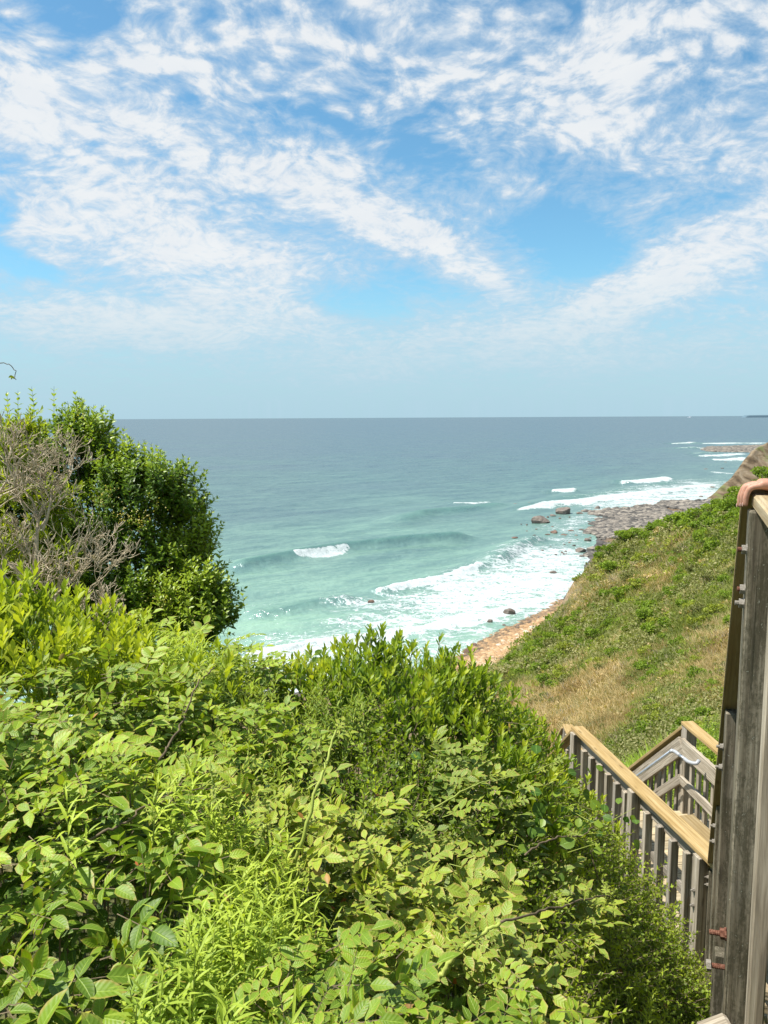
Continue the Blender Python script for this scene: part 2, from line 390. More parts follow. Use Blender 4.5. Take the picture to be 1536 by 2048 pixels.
def build_terrain():
    az = np.unique(np.r_[np.linspace(-180, -60, 41), np.linspace(-60, -12, 61), np.linspace(-12, 34, 420), np.linspace(34, 60, 40), np.linspace(60, 180, 41)])
    r = np.r_[np.linspace(.3, 6, 40)[:-1], np.geomspace(6, 420, 420), np.geomspace(430, 2600, 60)]
    A, Q = np.meshgrid(np.radians(az), r); X = np.sin(A) * Q; Y = np.cos(A) * Q
    Z = terrain(X, Y)
    n, m = X.shape; idx = np.arange(n * m).reshape(n, m)
    f = np.stack([idx[:-1, :-1], idx[:-1, 1:], idx[1:, 1:], idx[1:, :-1]], -1).reshape(-1, 4)[:, ::-1]
    v = np.stack([X, Y, Z], -1).reshape(-1, 3)
    v = np.vstack([v, [[0, 0, float(terrain(np.array([0.]), np.array([0.]))[0])]]])
    c = len(v) - 1
    t = np.stack([idx[0, :-1], idx[0, 1:], np.full(m - 1, c)], -1)[:, ::-1]
    sd = sd_shore(v[:, 0], v[:, 1])
    m_, nt, nn, ll = mat_new('bluff_ground'); b = NB(nt)
    pos = b.node('ShaderNodeNewGeometry').outputs['Position']
    s = b.attr('sd', 'Fac')
    n1 = b.noise(pos, .35, 5, .6); n2 = b.noise(pos, 2.5, 5, .65); n3 = b.noise(pos, 14, 4, .7)
    soil = b.ramp(n2, [(.3, (.045, .05, .018)), (.5, (.10, .105, .04)), (.7, (.2, .17, .08))])
    grav = b.mix(.5, b.ramp(n2, [(.3, (.10, .07, .045)), (.55, (.20, .135, .08)), (.7, (.27, .195, .125))]), b.ramp(n3, [(.3, (.5, .5, .5)), (.7, (1.1, 1.1, 1.1))]), 'MULTIPLY')
    wet = b.maprange(s, .5, 4, 0, 1)
    grav = b.mix(wet, (.085, .078, .075, 1), grav)
    sz = b.node('ShaderNodeSeparateXYZ'); ll.new(pos, sz.inputs[0])
    k = b.maprange(b.math('ADD', sz.outputs[2], b.math('MULTIPLY', b.math('SUBTRACT', n1, .5), 1.2)), 1.6, 2.6, 0, 1)
    # bare clay on the steep scarp
    geo = b.node('ShaderNodeNewGeometry'); ns = b.node('ShaderNodeSeparateXYZ'); ll.new(geo.outputs['True Normal'], ns.inputs[0])
    clay = b.ramp(b.noise(b.mapping(pos, scale=(1, 1, 2.5)), .6, 6, .65), [(.3, (.14, .10, .06)), (.5, (.25, .18, .11)), (.7, (.34, .27, .18))])
    steep = b.maprange(ns.outputs[2], .45, .62, 1, 0)
    land = b.mix(steep, soil, clay)
    col = b.mix(k, grav, land)
    b.out(b.principled(col, .9, .15, b.bump(n3, .6, .06)))
    o = mesh_obj('ground', v, [f, t], m_, None, {'sd': ('FLOAT', sd)}, smooth=True)
    tag(o, kind='structure')

# far bare bluff and the gravel point below it
def build_far_bluff():
    # ridge against the sea: px, py, distance ; foot in front
    ridge = [(1400, 1012, 322), (1422, 1003, 330), (1432, 990, 336), (1448, 972, 345), (1470, 952, 356), (1487, 930, 368), (1500, 912, 380), (1513, 896, 392), (1536, 884, 405), (1580, 866, 420), (1680, 845, 440), (1800, 835, 450)]
    Rg = np.array([P(*a) for a in ridge])
    nseg = 220; t = np.linspace(0, 1, nseg); L = np.r_[0, np.cumsum(np.linalg.norm(np.diff(Rg, axis=0), axis=1))]; L /= L[-1]
    rg = np.stack([np.interp(t, L, Rg[:, i]) for i in range(3)], -1)
    rows = []
    prof = [(-60, -1.3), (-45, -1.1), (-28, -.85), (-16, -.6), (-9, -.4), (-4, -.18), (0, 0), (3, -.3), (6, -1.5), (9, -3.)]
    K = 48; pt = np.linspace(0, 1, K); pd = np.interp(pt * (len(prof) - 1), range(len(prof)), [p[0] for p in prof]); pz = np.interp(pt * (len(prof) - 1), range(len(prof)), [p[1] for p in prof])
    d = nrm(np.gradient(rg[:, :2], axis=0)); side = np.stack([-d[:, 1], d[:, 0]], -1)   # towards the sea / away from the viewer
    V_ = np.zeros((K, nseg, 3))
    for j in range(K):
        h = np.maximum(rg[:, 2], .5)
        q = rg.copy(); q[:, :2] += side * pd[j] * (.35 + h[:, None] / 36)
        q[:, 2] = np.where(pd[j] <= 0, rg[:, 2] + pz[j] * h * .75, rg[:, 2] * (1 + pz[j] * .34))
        gul = fbm(np.stack([t * 16, np.full(nseg, pt[j] * 1.5), np.zeros(nseg)], -1), 4) - .5
        q[:, :2] += side * (gul * 6 * (pd[j] < 0) * min(1, abs(pd[j]) / 6))[:, None]
        q[:, 2] = np.maximum(q[:, 2] + (fbm2(q[:, 0], q[:, 1], .15) - .5) * 2.0 * (h / 36 + .1) * (abs(pd[j]) > 1), -2)
        V_[j] = q
    idx = np.arange(K * nseg).reshape(K, nseg)
    f = np.stack([idx[:-1, :-1], idx[:-1, 1:], idx[1:, 1:], idx[1:, :-1]], -1).reshape(-1, 4)
    m_, nt, nn, ll = mat_new('bare_clay_bluff'); b = NB(nt)
    pos = b.node('ShaderNodeNewGeometry').outputs['Position']
    n1 = b.noise(b.mapping(pos, rot=(0, 0, .4), scale=(1, .35, 1.6)), .11, 6, .62, .6); n2 = b.noise(pos, .6, 5, .65)
    col = b.ramp(n1, [(.36, (0.0636, 0.0465, 0.0295)), (.46, (0.121, 0.0868, 0.0527)), (.54, (0.203, 0.152, 0.0974)), (.66, (0.265, 0.217, 0.156))])
    col = b.mix(.5, col, b.ramp(n2, [(.3, (.6, .6, .58)), (.7, (1.15, 1.15, 1.12))]), 'MULTIPLY')
    g = b.noise(pos, .05, 4, .6)
    col = b.mix(b.maprange(g, .56, .62, 0, .8), col, (.13, .15, .05, 1))
    b.out(b.principled(col, .95, .1, b.bump(n2, .8, .6)))
    o = mesh_obj('bluff', V_.reshape(-1, 3), f, m_, smooth=True); tag(o, kind='structure')
    # far low land on the horizon
    xs = np.linspace(1492, 1760, 60); Yf = 14000
    top = P(xs, 830.6 - 2.2 * sstep(1490, 1640, xs) - rng.random(60) * .3, Yf); v = []
    for q in top: hh = -3 if len(v) < 4 else q[2]; v += [[q[0], q[1], -3], [q[0], q[1], hh], [q[0], q[1] + 150, hh + (hh > 0)], [q[0], q[1] + 300, -3]]
    v = np.array(v); ii = np.arange(60) * 4; f = []
    for i in range(59):
        for k in range(3): f.append([ii[i] + k, ii[i + 1] + k, ii[i + 1] + k + 1, ii[i] + k + 1])
    m2, nt2, _n, _l = mat_new('distant_land'); b2 = NB(nt2); b2.out(b2.principled((.11, .165, .20), .9, .0))  # haze put into the land colour, making it paler and bluer
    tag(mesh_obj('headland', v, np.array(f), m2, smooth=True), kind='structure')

# ------------------------------------------------------------------ sea
FOAM = [(300, 1150, 0.00), (480, 1150, 0.05), (500, 1200, 0.30), (460, 1260, 0.34), (520, 1260, 0.39), (600, 1190, 0.22), (650, 1290, 0.65), (560, 1318, 0.81), (700, 1250, 0.61), (620, 1240, 0.39), (800, 1240, 0.73), (900, 1180, 0.81), (850, 1290, 0.55), (760, 1310, 0.69), (700, 1340, 0.69),
        (950, 1240, 0.81), (1000, 1150, 0.81), (1080, 1120, 0.78), (1120, 1100, 0.69), (1050, 1070, 0.39), (1150, 1050, 0.58), (1100, 1030, 0.39), (1200, 1010, 0.69), (1250, 1000, 0.73), (1300, 990, 0.73), (1400, 970, 0.73), (1000, 1060, 0.30), (900, 1060, 0.20), (800, 1060, 0.14), (850, 1045, 0.28), (760, 1040, 0.20),
        (700, 1070, 0.05), (600, 1050, 0.00), (900, 1100, 0.03), (800, 1130, 0.05), (950, 1030, 0.12), (950, 1000, 0.03), (1100, 970, 0.00), (1040, 1010, 0.25), (1150, 985, 0.20), (1200, 960, 0.05), (1300, 950, 0.10), (1350, 930, 0.15), (1450, 900, 0.50), (1400, 885, 0.20), (1480, 915, 0.46), (1000, 900, 0.00), (500, 900, 0.00), (100, 900, 0.00), (1450, 940, 0.30), (1400, 950, 0.25),
        (1100, 1190, 0.85), (1130, 1150, 0.85), (1170, 1100, 0.61), (1050, 1210, 0.73), (950, 1290, 0.55), (1000, 1250, 0.58), (900, 1320, 0.53), (640, 1165, 0.35), (560, 1170, 0.22), (740, 1160, 0.12), (1230, 1030, 0.53), (1200, 1060, 0.34), (1536, 930, 0.30), (1536, 890, 0.30), (1500, 870, 0.00), (1300, 880, 0.06), (1200, 900, 0.02), (0, 1300, 0.30), (700, 1200, 0.50), (800, 1205, 0.57)]
WAVES = [  # polyline px, foam strength, foam half width m, crest height m, crest half width m
    ([(585, 1120), (610, 1117), (640, 1113), (670, 1108), (698, 1102)], 1.3, 2.0, .25, 3.0),
    ([(440, 1146), (500, 1135), (600, 1116), (698, 1100), (800, 1090), (900, 1082), (960, 1076)], 0, 1, 1.9, 3.6),
    ([(745, 1190), (790, 1182), (850, 1169), (900, 1155), (930, 1143), (965, 1130)], 1.2, 2.8, .8, 3.0),
    ([(965, 1130), (1000, 1115), (1030, 1100), (1060, 1090), (1100, 1082)], .45, 3.0, 1.4, 3.2),
    ([(470, 1328), (560, 1303), (640, 1290), (740, 1272), (800, 1264), (880, 1250), (940, 1236), (1040, 1207), (1085, 1190), (1125, 1160)], 1.3, 2.8, .45, 2.2),
    ([(480, 1235), (560, 1222), (640, 1208), (720, 1200)], .0, 2.5, .9, 3.5),
    ([(1105, 989), (1125, 988), (1150, 987)], 1.6, 4.0, 1.6, 6),
    ([(1240, 970), (1270, 967), (1310, 964), (1340, 960)], 1.6, 5.0, 1.8, 7),
    ([(1030, 1024), (1100, 1010), (1170, 1001), (1250, 993), (1310, 985), (1370, 977), (1432, 967)], 1.3, 6.5, .8, 6),
    ([(1090, 1005), (1200, 990), (1300, 975), (1370, 966)], .5, 4, .8, 6),
    ([(905, 1013), (940, 1012), (985, 1010)], 1.1, 2.5, .6, 5),
    ([(780, 1048), (860, 1030), (940, 1020), (1020, 1010)], .0, 3, 1.3, 6),
    ([(1345, 889), (1385, 886.5)], 1.2, 9, 1, 20), ([(1415, 898), (1350, 898.5)], .7, 7, 1, 20),
    ([(1400, 888.5), (1460, 887.5), (1540, 887.5)], 1.2, 13, 1, 20), ([(1395, 899), (1440, 896)], 1.0, 8, 1, 20),
    ([(1420, 921), (1460, 921), (1490, 917)], 1.3, 8, 1, 10), ([(1395, 914), (1430, 912), (1492, 909)], 1.2, 8, 1, 12), ([(1380, 910), (1440, 907)], .6, 8, 1, 10),
    ([(1420, 944), (1475, 948)], .8, 6, .5, 8), ([(1330, 933), (1480, 930)], .35, 7, .5, 8), ([(1180, 912), (1290, 905)], .15, 8, .6, 10), ([(480, 860), (700, 868), (900, 862)], 0.02, 14, .5, 20),
]
def build_sea():
    rows = np.unique(np.r_[np.linspace(835.6, 860, 60), np.linspace(860, 900, 110), np.linspace(900, 1340, 640), np.linspace(1340, 2400, 40)])
    dep = np.radians(PITCH + np.degrees(np.arctan((rows - 1024) / F))); dep = np.maximum(dep, R(.055)); dist = EYE / np.tan(dep)
    dist = np.unique(np.r_[dist, 60000, 38000.])
    az = np.unique(np.r_[np.linspace(-75, -30, 60), np.linspace(-30, -13, 60), np.linspace(-13, 29, 760), np.linspace(29, 75, 80)])
    A, Q = np.meshgrid(np.radians(az), dist)
    Y = np.cos(A) * Q; X = np.sin(A) * Q
    # photo coordinates of the flat sea, used only to look up where the surf is
    def topx(x, y):
        d = np.stack([x, y, np.full_like(x, -EYE)], -1) @ CM
        return 768 + F * d[..., 0] / -d[..., 2], 1024 - F * d[..., 1] / -d[..., 2]
    FA = np.array(FOAM); fp = PZ(FA[:, 0], FA[:, 1], np.zeros(len(FA)))
    lg = lambda x, y: (np.degrees(np.arctan2(x, y)) * 30, np.degrees(np.arctan(EYE / np.hypot(x, y))) * 60)
    a_, b_ = lg(fp[:, 0], fp[:, 1]); ff = tps(np.c_[a_, b_], FA[:, 2], 5.)
    U, W_ = lg(X, Y); foam = np.clip(ff(U, W_), 0, 1)
    sd = sd_shore(X, Y)
    foam = foam * sstep(1500, 500, Q)
    H = np.zeros_like(X); crest = np.zeros_like(X)
    wig = (fbm2(X, Y, .06, 4) - .5) * 5 + (fbm2(X, Y, .4, 3, 4.) - .5) * 1.6
    for pl, st, fw, hh, hw in WAVES:
        Pw = PZ([p[0] for p in pl], [p[1] for p in pl], np.zeros(len(pl)))[:, :2]
        best = np.full(X.shape, 1e9); sg = np.zeros_like(X); tt = np.zeros_like(X); n = len(Pw) - 1
        for i in range(n):
            a, c = Pw[i], Pw[i + 1]; d = c - a; t = ((X - a[0]) * d[0] + (Y - a[1]) * d[1]) / (d @ d)
            tc = np.clip(t, 0, 1); qx, qy = X - a[0] - tc * d[0], Y - a[1] - tc * d[1]; dd = np.hypot(qx, qy)
            cr = np.sign(d[0] * (Y - a[1]) - d[1] * (X - a[0])); u = dd < best
            best = np.where(u, dd, best); sg = np.where(u, cr, sg); tt = np.where(u, (i + tc) / n, tt)
        s = best * sg + wig * np.minimum(1, fw / 3.)        # + = seaward
        ends = sstep(-.02, .15, tt) * sstep(1.02, .85, tt) if st < .9 else sstep(-.02, .06, tt) * sstep(1.02, .94, tt)
        endc = np.exp(-np.maximum(0, best - 3 * hw) ** 2 / (hw ** 2))
        prof = np.where(s > 0, np.exp(-(s / (hw * 1.9)) ** 2), np.exp(-(s / (hw * .75)) ** 2))
        H += hh * prof * ends
        if st > 0:
            fv = fw * (.30 + .75 * np.sin(np.pi * np.clip(tt, .03, .97)) ** .8); fm = np.where(s > 0, np.exp(-(s / (fv * .45)) ** 2), np.exp(-(np.abs(s) / (fv * 1.5)) ** 2)) * (.35 + 1.3 * fbm2(X, Y, 1.1 / fw, 4, 6.)); tail = .42 * np.where(s > 0, np.exp(-(s / fw) ** 2), np.exp(-(np.abs(s) / (fw * 4.5)) ** 2)) * sstep(-.15, .25, tt) * sstep(1.15, .75, tt) * min(1, st); foam = np.maximum(foam, tail * np.exp(-np.maximum(0, best - 6 * fw) / fw))
            foam = np.maximum(foam, np.clip(st * fm * ends, 0, 1))
            if st > 1: H += (fbm2(X, Y, .9, 3) - .45) * .22 * fm * ends
        crest = np.maximum(crest, prof * ends * (hh > .7) * sstep(1.2, -.4, s / hw))
    # swell and chop
    dirs = [(-.62, .78, 23, .13, 0.), (-.45, .89, 14, .09, 1.3), (-.75, .66, 9, .06, 2.1), (-.3, .95, 6.3, .04, .4), (-.85, .5, 31, .16, 3.)]
    grow = sstep(1400, 250, Q)
    for dx, dy, wl, am, ph in dirs:
        mod = fbm2(X, Y, .6 / wl, 2, ph) * 1.6
        ph2 = (X * dx + Y * dy) * 2 * np.pi / wl + ph + 4 * fbm2(X, Y, .25 / wl, 2, ph + 3)
        H += am * mod * (np.sin(ph2) + .25 * np.sin(2 * ph2)) * grow
    H += (fbm2(X, Y, 1.1, 3) - .5) * .22 * sstep(420, 120, Q)
    near = sstep(-18, -2, sd)
    Zs = H * 1.25 * (1 - near * .8) + .02
    Zs = np.where(Q > 2500, 0, Zs)
    tint = np.clip(np.interp(np.degrees(np.arctan(EYE / Q)), [0, 1.0, 2.5, 4.6, 7, 9.5, 12, 16], [0, .05, .20, .38, .52, .64, .78, .95]) + (fbm2(X, Y, .02, 3) - .5) * .25 + .12 * np.exp(sd / 60), 0, 1)
    n, m = X.shape; idx = np.arange(n * m).reshape(n, m)
    f = np.stack([idx[:-1, :-1], idx[:-1, 1:], idx[1:, 1:], idx[1:, :-1]], -1).reshape(-1, 4)[:, ::-1]
    m_, nt, nn, ll = mat_new('sea_water'); b = NB(nt)
    pos = b.node('ShaderNodeNewGeometry').outputs['Position']
    fo = b.attr('foam', 'Fac'); ti = b.attr('tint', 'Fac'); cr = b.attr('crest', 'Fac')
    rot = b.mapping(pos, rot=(0, 0, R(-35)))
    n_s = b.noise(b.mapping(rot, scale=(.35, 1, 1)), .12, 4, .6)
    n_m = b.noise(b.mapping(rot, scale=(.4, 1, 1)), .6, 4, .6)
    n_f = b.noise(b.mapping(pos, scale=(1, 1, 1)), 2.2, 4, .65)
    lanes = b.noise(b.mapping(pos, rot=(0, 0, R(8)), scale=(.12, 1, 1)), .008, 4, .6)  # stretched bands: wind patches and cloud shadows put into the water colour
    tt = b.math('ADD', ti, b.math('ADD', b.math('MULTIPLY', b.math('SUBTRACT', n_s, .5), .35), b.math('MULTIPLY', b.math('SUBTRACT', lanes, .5), .45)))
    deep = b.ramp(tt, [(0., (.078, .118, .138)), (.2, (.078, .122, .134)), (.42, (.082, .140, .135)), (.65, (.108, .190, .158)), (.85, (.16, .275, .205)), (1., (.205, .345, .24))])
    deep = b.mix(b.math('MULTIPLY', cr, .75), deep, (.045, .135, .095, 1))
    dk = b.maprange(b.math('ADD', b.math('MULTIPLY', n_m, .6), b.math('MULTIPLY', n_s, .4)), .38, .62, .0, 1, True)
    deep = b.mix(.85, deep, b.ramp(dk, [(0, (.70, .78, .82)), (1, (1.16, 1.12, 1.1))]), 'MULTIPLY')
    # foam lace
    w1 = b.vmath('SCALE', b.vmath('SUBTRACT', b.noise(pos, .22, 4, .6, out='Color'), (.5, .5, .5)), scale=7.)
    pw = b.mapping(b.vmath('ADD', pos, w1), rot=(0, 0, R(-32)), scale=(.55, 1, 1))
    vo = b.node('ShaderNodeTexVoronoi', feature='DISTANCE_TO_EDGE'); b.put(vo.inputs['Vector'], pw); vo.inputs['Scale'].default_value = .32
    vo2 = b.node('ShaderNodeTexVoronoi', feature='DISTANCE_TO_EDGE'); b.put(vo2.inputs['Vector'], b.vmath('ADD', pw, b.vmath('SCALE', w1, scale=.35))); vo2.inputs['Scale'].default_value = .95
    web = b.math('MAXIMUM', b.maprange(vo.outputs['Distance'], .0, .30, 1, 0), b.math('MULTIPLY', b.maprange(vo2.outputs['Distance'], .0, .32, 1, 0), .85))
    fn = b.noise(b.mapping(b.vmath('ADD', pos, w1), rot=(0, 0, R(-32)), scale=(.4, 1, 1)), .8, 7, .74)
    patch = b.noise(b.mapping(pos, rot=(0, 0, R(-32)), scale=(.3, 1, 1)), .10, 3, .6)
    v = b.math('ADD', b.math('MULTIPLY', web, .42), b.math('ADD', b.math('MULTIPLY', fn, .75), b.math('MULTIPLY', patch, .5)))   # ~ .3 .. 1.4
    thr = b.maprange(fo, 0, 1, 1.36, .60)
    fm = b.maprange(b.math('SUBTRACT', v, thr), -.03, .16, 0, 1, True)
    fm = b.math('MULTIPLY', fm, b.maprange(fo, .01, .10, 0, 1))
    hf = b.noise(pos, 3.5, 5, .7)
    fcol = b.mix(.7, (.50, .53, .53, 1), b.ramp(b.math('ADD', b.math('MULTIPLY', hf, .6), b.math('MULTIPLY', fn, .4)), [(.38, (.34, .46, .44)), (.58, (1, 1, 1))]), 'MULTIPLY')
    milky = b.mix(b.math('MULTIPLY', fo, .5), deep, (.17, .26, .205, 1))
    hgt = b.math('ADD', b.math('MULTIPLY', n_m, .8), b.math('ADD', b.math('MULTIPLY', n_f, .22), b.math('MULTIPLY', fm, .25)))
    bp = b.bump(hgt, .55, .8)
    dif = b.node('ShaderNodeBsdfDiffuse'); b.put(dif.inputs['Color'], b.mix(fm, milky, fcol)); b.put(dif.inputs['Normal'], bp)
    gl = b.node('ShaderNodeBsdfGlossy'); gl.inputs['Roughness'].default_value = .22; b.put(gl.inputs['Normal'], bp); gl.inputs['Color'].default_value = (.9, .95, 1, 1)
    gf = b.math('MULTIPLY', b.math('SUBTRACT', 1., fm), .24)
    b.out(b.mixsh(gf, dif.outputs[0], gl.outputs[0]))
    o = mesh_obj('sea', np.stack([X, Y, Zs], -1).reshape(-1, 3), f, m_, None, {'foam': ('FLOAT', foam), 'tint': ('FLOAT', tint), 'crest': ('FLOAT', crest)}, smooth=True)
    tag(o, kind='structure')
    return

# ================================================================== carpentry
class Wood:
    def __init__(s): s.v = []; s.f = []; s.w = []; s.t = []; s.n = 0
    def board(s, p0, p1, w, h, up=(0, 0, 1), ch=.004, tone=None, bow=0):
        """bar from p0 to p1 (centre line), w wide across, h high along up"""
        p0 = np.asarray(p0, float); p1 = np.asarray(p1, float); d = p1 - p0; L = np.linalg.norm(d); d = d / L
        up = np.asarray(up, float); up = nrm(up - d * (up @ d)); sd = np.cross(d, up)
        a, c = w / 2, h / 2; k = min(ch, a * .4, c * .4)
        oc = [(a, c - k), (a - k, c), (-a + k, c), (-a, c - k), (-a, -c + k), (-a + k, -c), (a - k, -c), (a, -c + k)]
        inn = [(x * (a - k) / a, y * (c - k) / c) for x, y in oc]
        nst = 4
        st = [(0, inn), (k, oc)] + [(L * i / nst, oc) for i in range(1, nst)] + [(L - k, oc), (L, inn)]
        off = rng.random(3) * 20; base = s.n
        bw = (rng.random(2) - .5) * bow
        for t, sec in st:
            bend = 4 * (t / L) * (1 - t / L)
            for x, y in sec:
                q = p0 + d * t + sd * (x + bw[0] * bend) + up * (y + bw[1] * bend)
                s.v.append(q); s.w.append((t + off[0], x + off[1], y + off[2]))
        m = len(st)
        for i in range(m - 1):
            for j in range(8):
                s.f.append((base + i * 8 + j, base + (i + 1) * 8 + j, base + (i + 1) * 8 + (j + 1) % 8, base + i * 8 + (j + 1) % 8))
        for i, fl in ((0, False), (m - 1, True)):
            b0 = base + i * 8
            for q in ((0, 1, 2, 3), (0, 3, 4, 7), (4, 5, 6, 7)):
                q = [b0 + z for z in q]; s.f.append(tuple(q[::-1] if fl else q))
        tn = rng.random() if tone is None else tone
        s.t += [tn] * (m * 8); s.n += m * 8
        return s
    def build(s, name, mat, parent=None, label=None):
        o = mesh_obj(name, np.array(s.v), np.array(s.f)[:, ::-1], mat, parent, {'wood': ('FLOAT_VECTOR', s.w), 'tone': ('FLOAT', s.t)})
        if label: o['label'] = label
        return o
def B(name, mat, parent, p0, p1, w, h, up=(0, 0, 1), tone=None, label=None, bow=0, ch=.004):
    return Wood().board(p0, p1, w, h, up, ch, tone, bow).build(name, mat, parent, label)

def tubes(p0, p1, r0, r1, k=5):
    p0 = np.asarray(p0, float); p1 = np.asarray(p1, float); r0 = np.asarray(r0, float); r1 = np.asarray(r1, float)
    d = nrm(p1 - p0); ref = np.where(np.abs(d[:, 2:3]) > .9, np.array([[1., 0, 0]]), np.array([[0, 0, 1.]]))
    a = nrm(np.cross(d, ref)); b = np.cross(d, a); n = len(p0)
    th = np.arange(k) * 2 * np.pi / k
    ring = np.cos(th)[None, :, None] * a[:, None] + np.sin(th)[None, :, None] * b[:, None]
    v = np.concatenate([p0[:, None] + ring * r0[:, None, None], p1[:, None] + ring * r1[:, None, None]], 1)
    base = (np.arange(n) * 2 * k)[:, None]; j = np.arange(k); j2 = (j + 1) % k
    f = np.stack([base + j, base + j2, base + k + j2, base + k + j], -1).reshape(-1, 4)
    return v.reshape(-1, 3), f
def polytube(pts, r0, r1=None, k=8, caps=True):
    pts = np.asarray(pts, float); n = len(pts); r1 = r0 if r1 is None else r1
    rr = np.linspace(r0, r1, n) if np.isscalar(r0) else np.asarray(r0)
    t = nrm(np.gradient(pts, axis=0)); ref = np.array([0, 0, 1.]) if abs(t[0, 2]) < .9 else np.array([1., 0, 0])
    a = nrm(np.cross(t[0], ref)); v = []
    for i in range(n):
        a = nrm(a - t[i] * (a @ t[i])); b = np.cross(t[i], a)
        for j in range(k):
            th = 2 * math.pi * j / k; v.append(pts[i] + rr[i] * (math.cos(th) * a + math.sin(th) * b))
    f = [(i * k + j, i * k + (j + 1) % k, (i + 1) * k + (j + 1) % k, (i + 1) * k + j) for i in range(n - 1) for j in range(k)]
    tri = []
    if caps:
        v += [pts[0], pts[-1]]; c0, c1 = n * k, n * k + 1
        tri = [(c0, (j + 1) % k, j) for j in range(k)] + [(c1, (n - 1) * k + j, (n - 1) * k + (j + 1) % k) for j in range(k)]
    return np.array(v), np.array(f), np.array(tri).reshape(-1, 3)
def curve_pts(ctrl, n=24):
    c = np.asarray(ctrl, float); c = np.vstack([2 * c[0] - c[1], c, 2 * c[-1] - c[-2]]); out = []
    m = len(c) - 3
    for i in range(m):
        for t in np.linspace(0, 1, max(2, n // m), endpoint=(i == m - 1)):
            p0, p1, p2, p3 = c[i:i + 4]
            out.append(.5 * ((2 * p1) + (-p0 + p2) * t + (2 * p0 - 5 * p1 + 4 * p2 - p3) * t * t + (-p0 + 3 * p1 - 3 * p2 + p3) * t ** 3))
    return np.array(out)
def bolt(parent, p, d, L, r, mat, nut=True, wash=True, nutmat=None):
    """threaded end sticking out of the wood at p along d, with its nut"""
    p = np.asarray(p, float); d = nrm(d); pts = [p - d * .01]; rr = [r]
    n = 16
    for i in range(n + 1): pts.append(p + d * L * i / n); rr.append(r * (1.0 if i % 2 else .86))
    v, f, t = polytube(pts, np.array(rr), k=10); o = mesh_obj('bolt', v, [f, t], mat, parent)
    if nut:
        v2, f2, t2 = polytube([p + d * L * .12, p + d * (L * .12 + r * 1.6)], np.array([r * 1.9, r * 1.9]), k=6)
        mesh_obj('nut', v2, [f2, t2], nutmat or mat, o) if parent.parent is None else None
        vw, fw, tw = polytube([p + d * .0005, p + d * L * .12], np.array([r * 2.3, r * 2.3]), k=16)
        va = np.vstack([v2, vw]); fa = np.vstack([f2, fw + len(v2)]); ta = np.vstack([t2, tw + len(v2)])
        if parent.parent is not None: mesh_obj('nut', va, [fa, ta], nutmat or mat, parent)
    return o

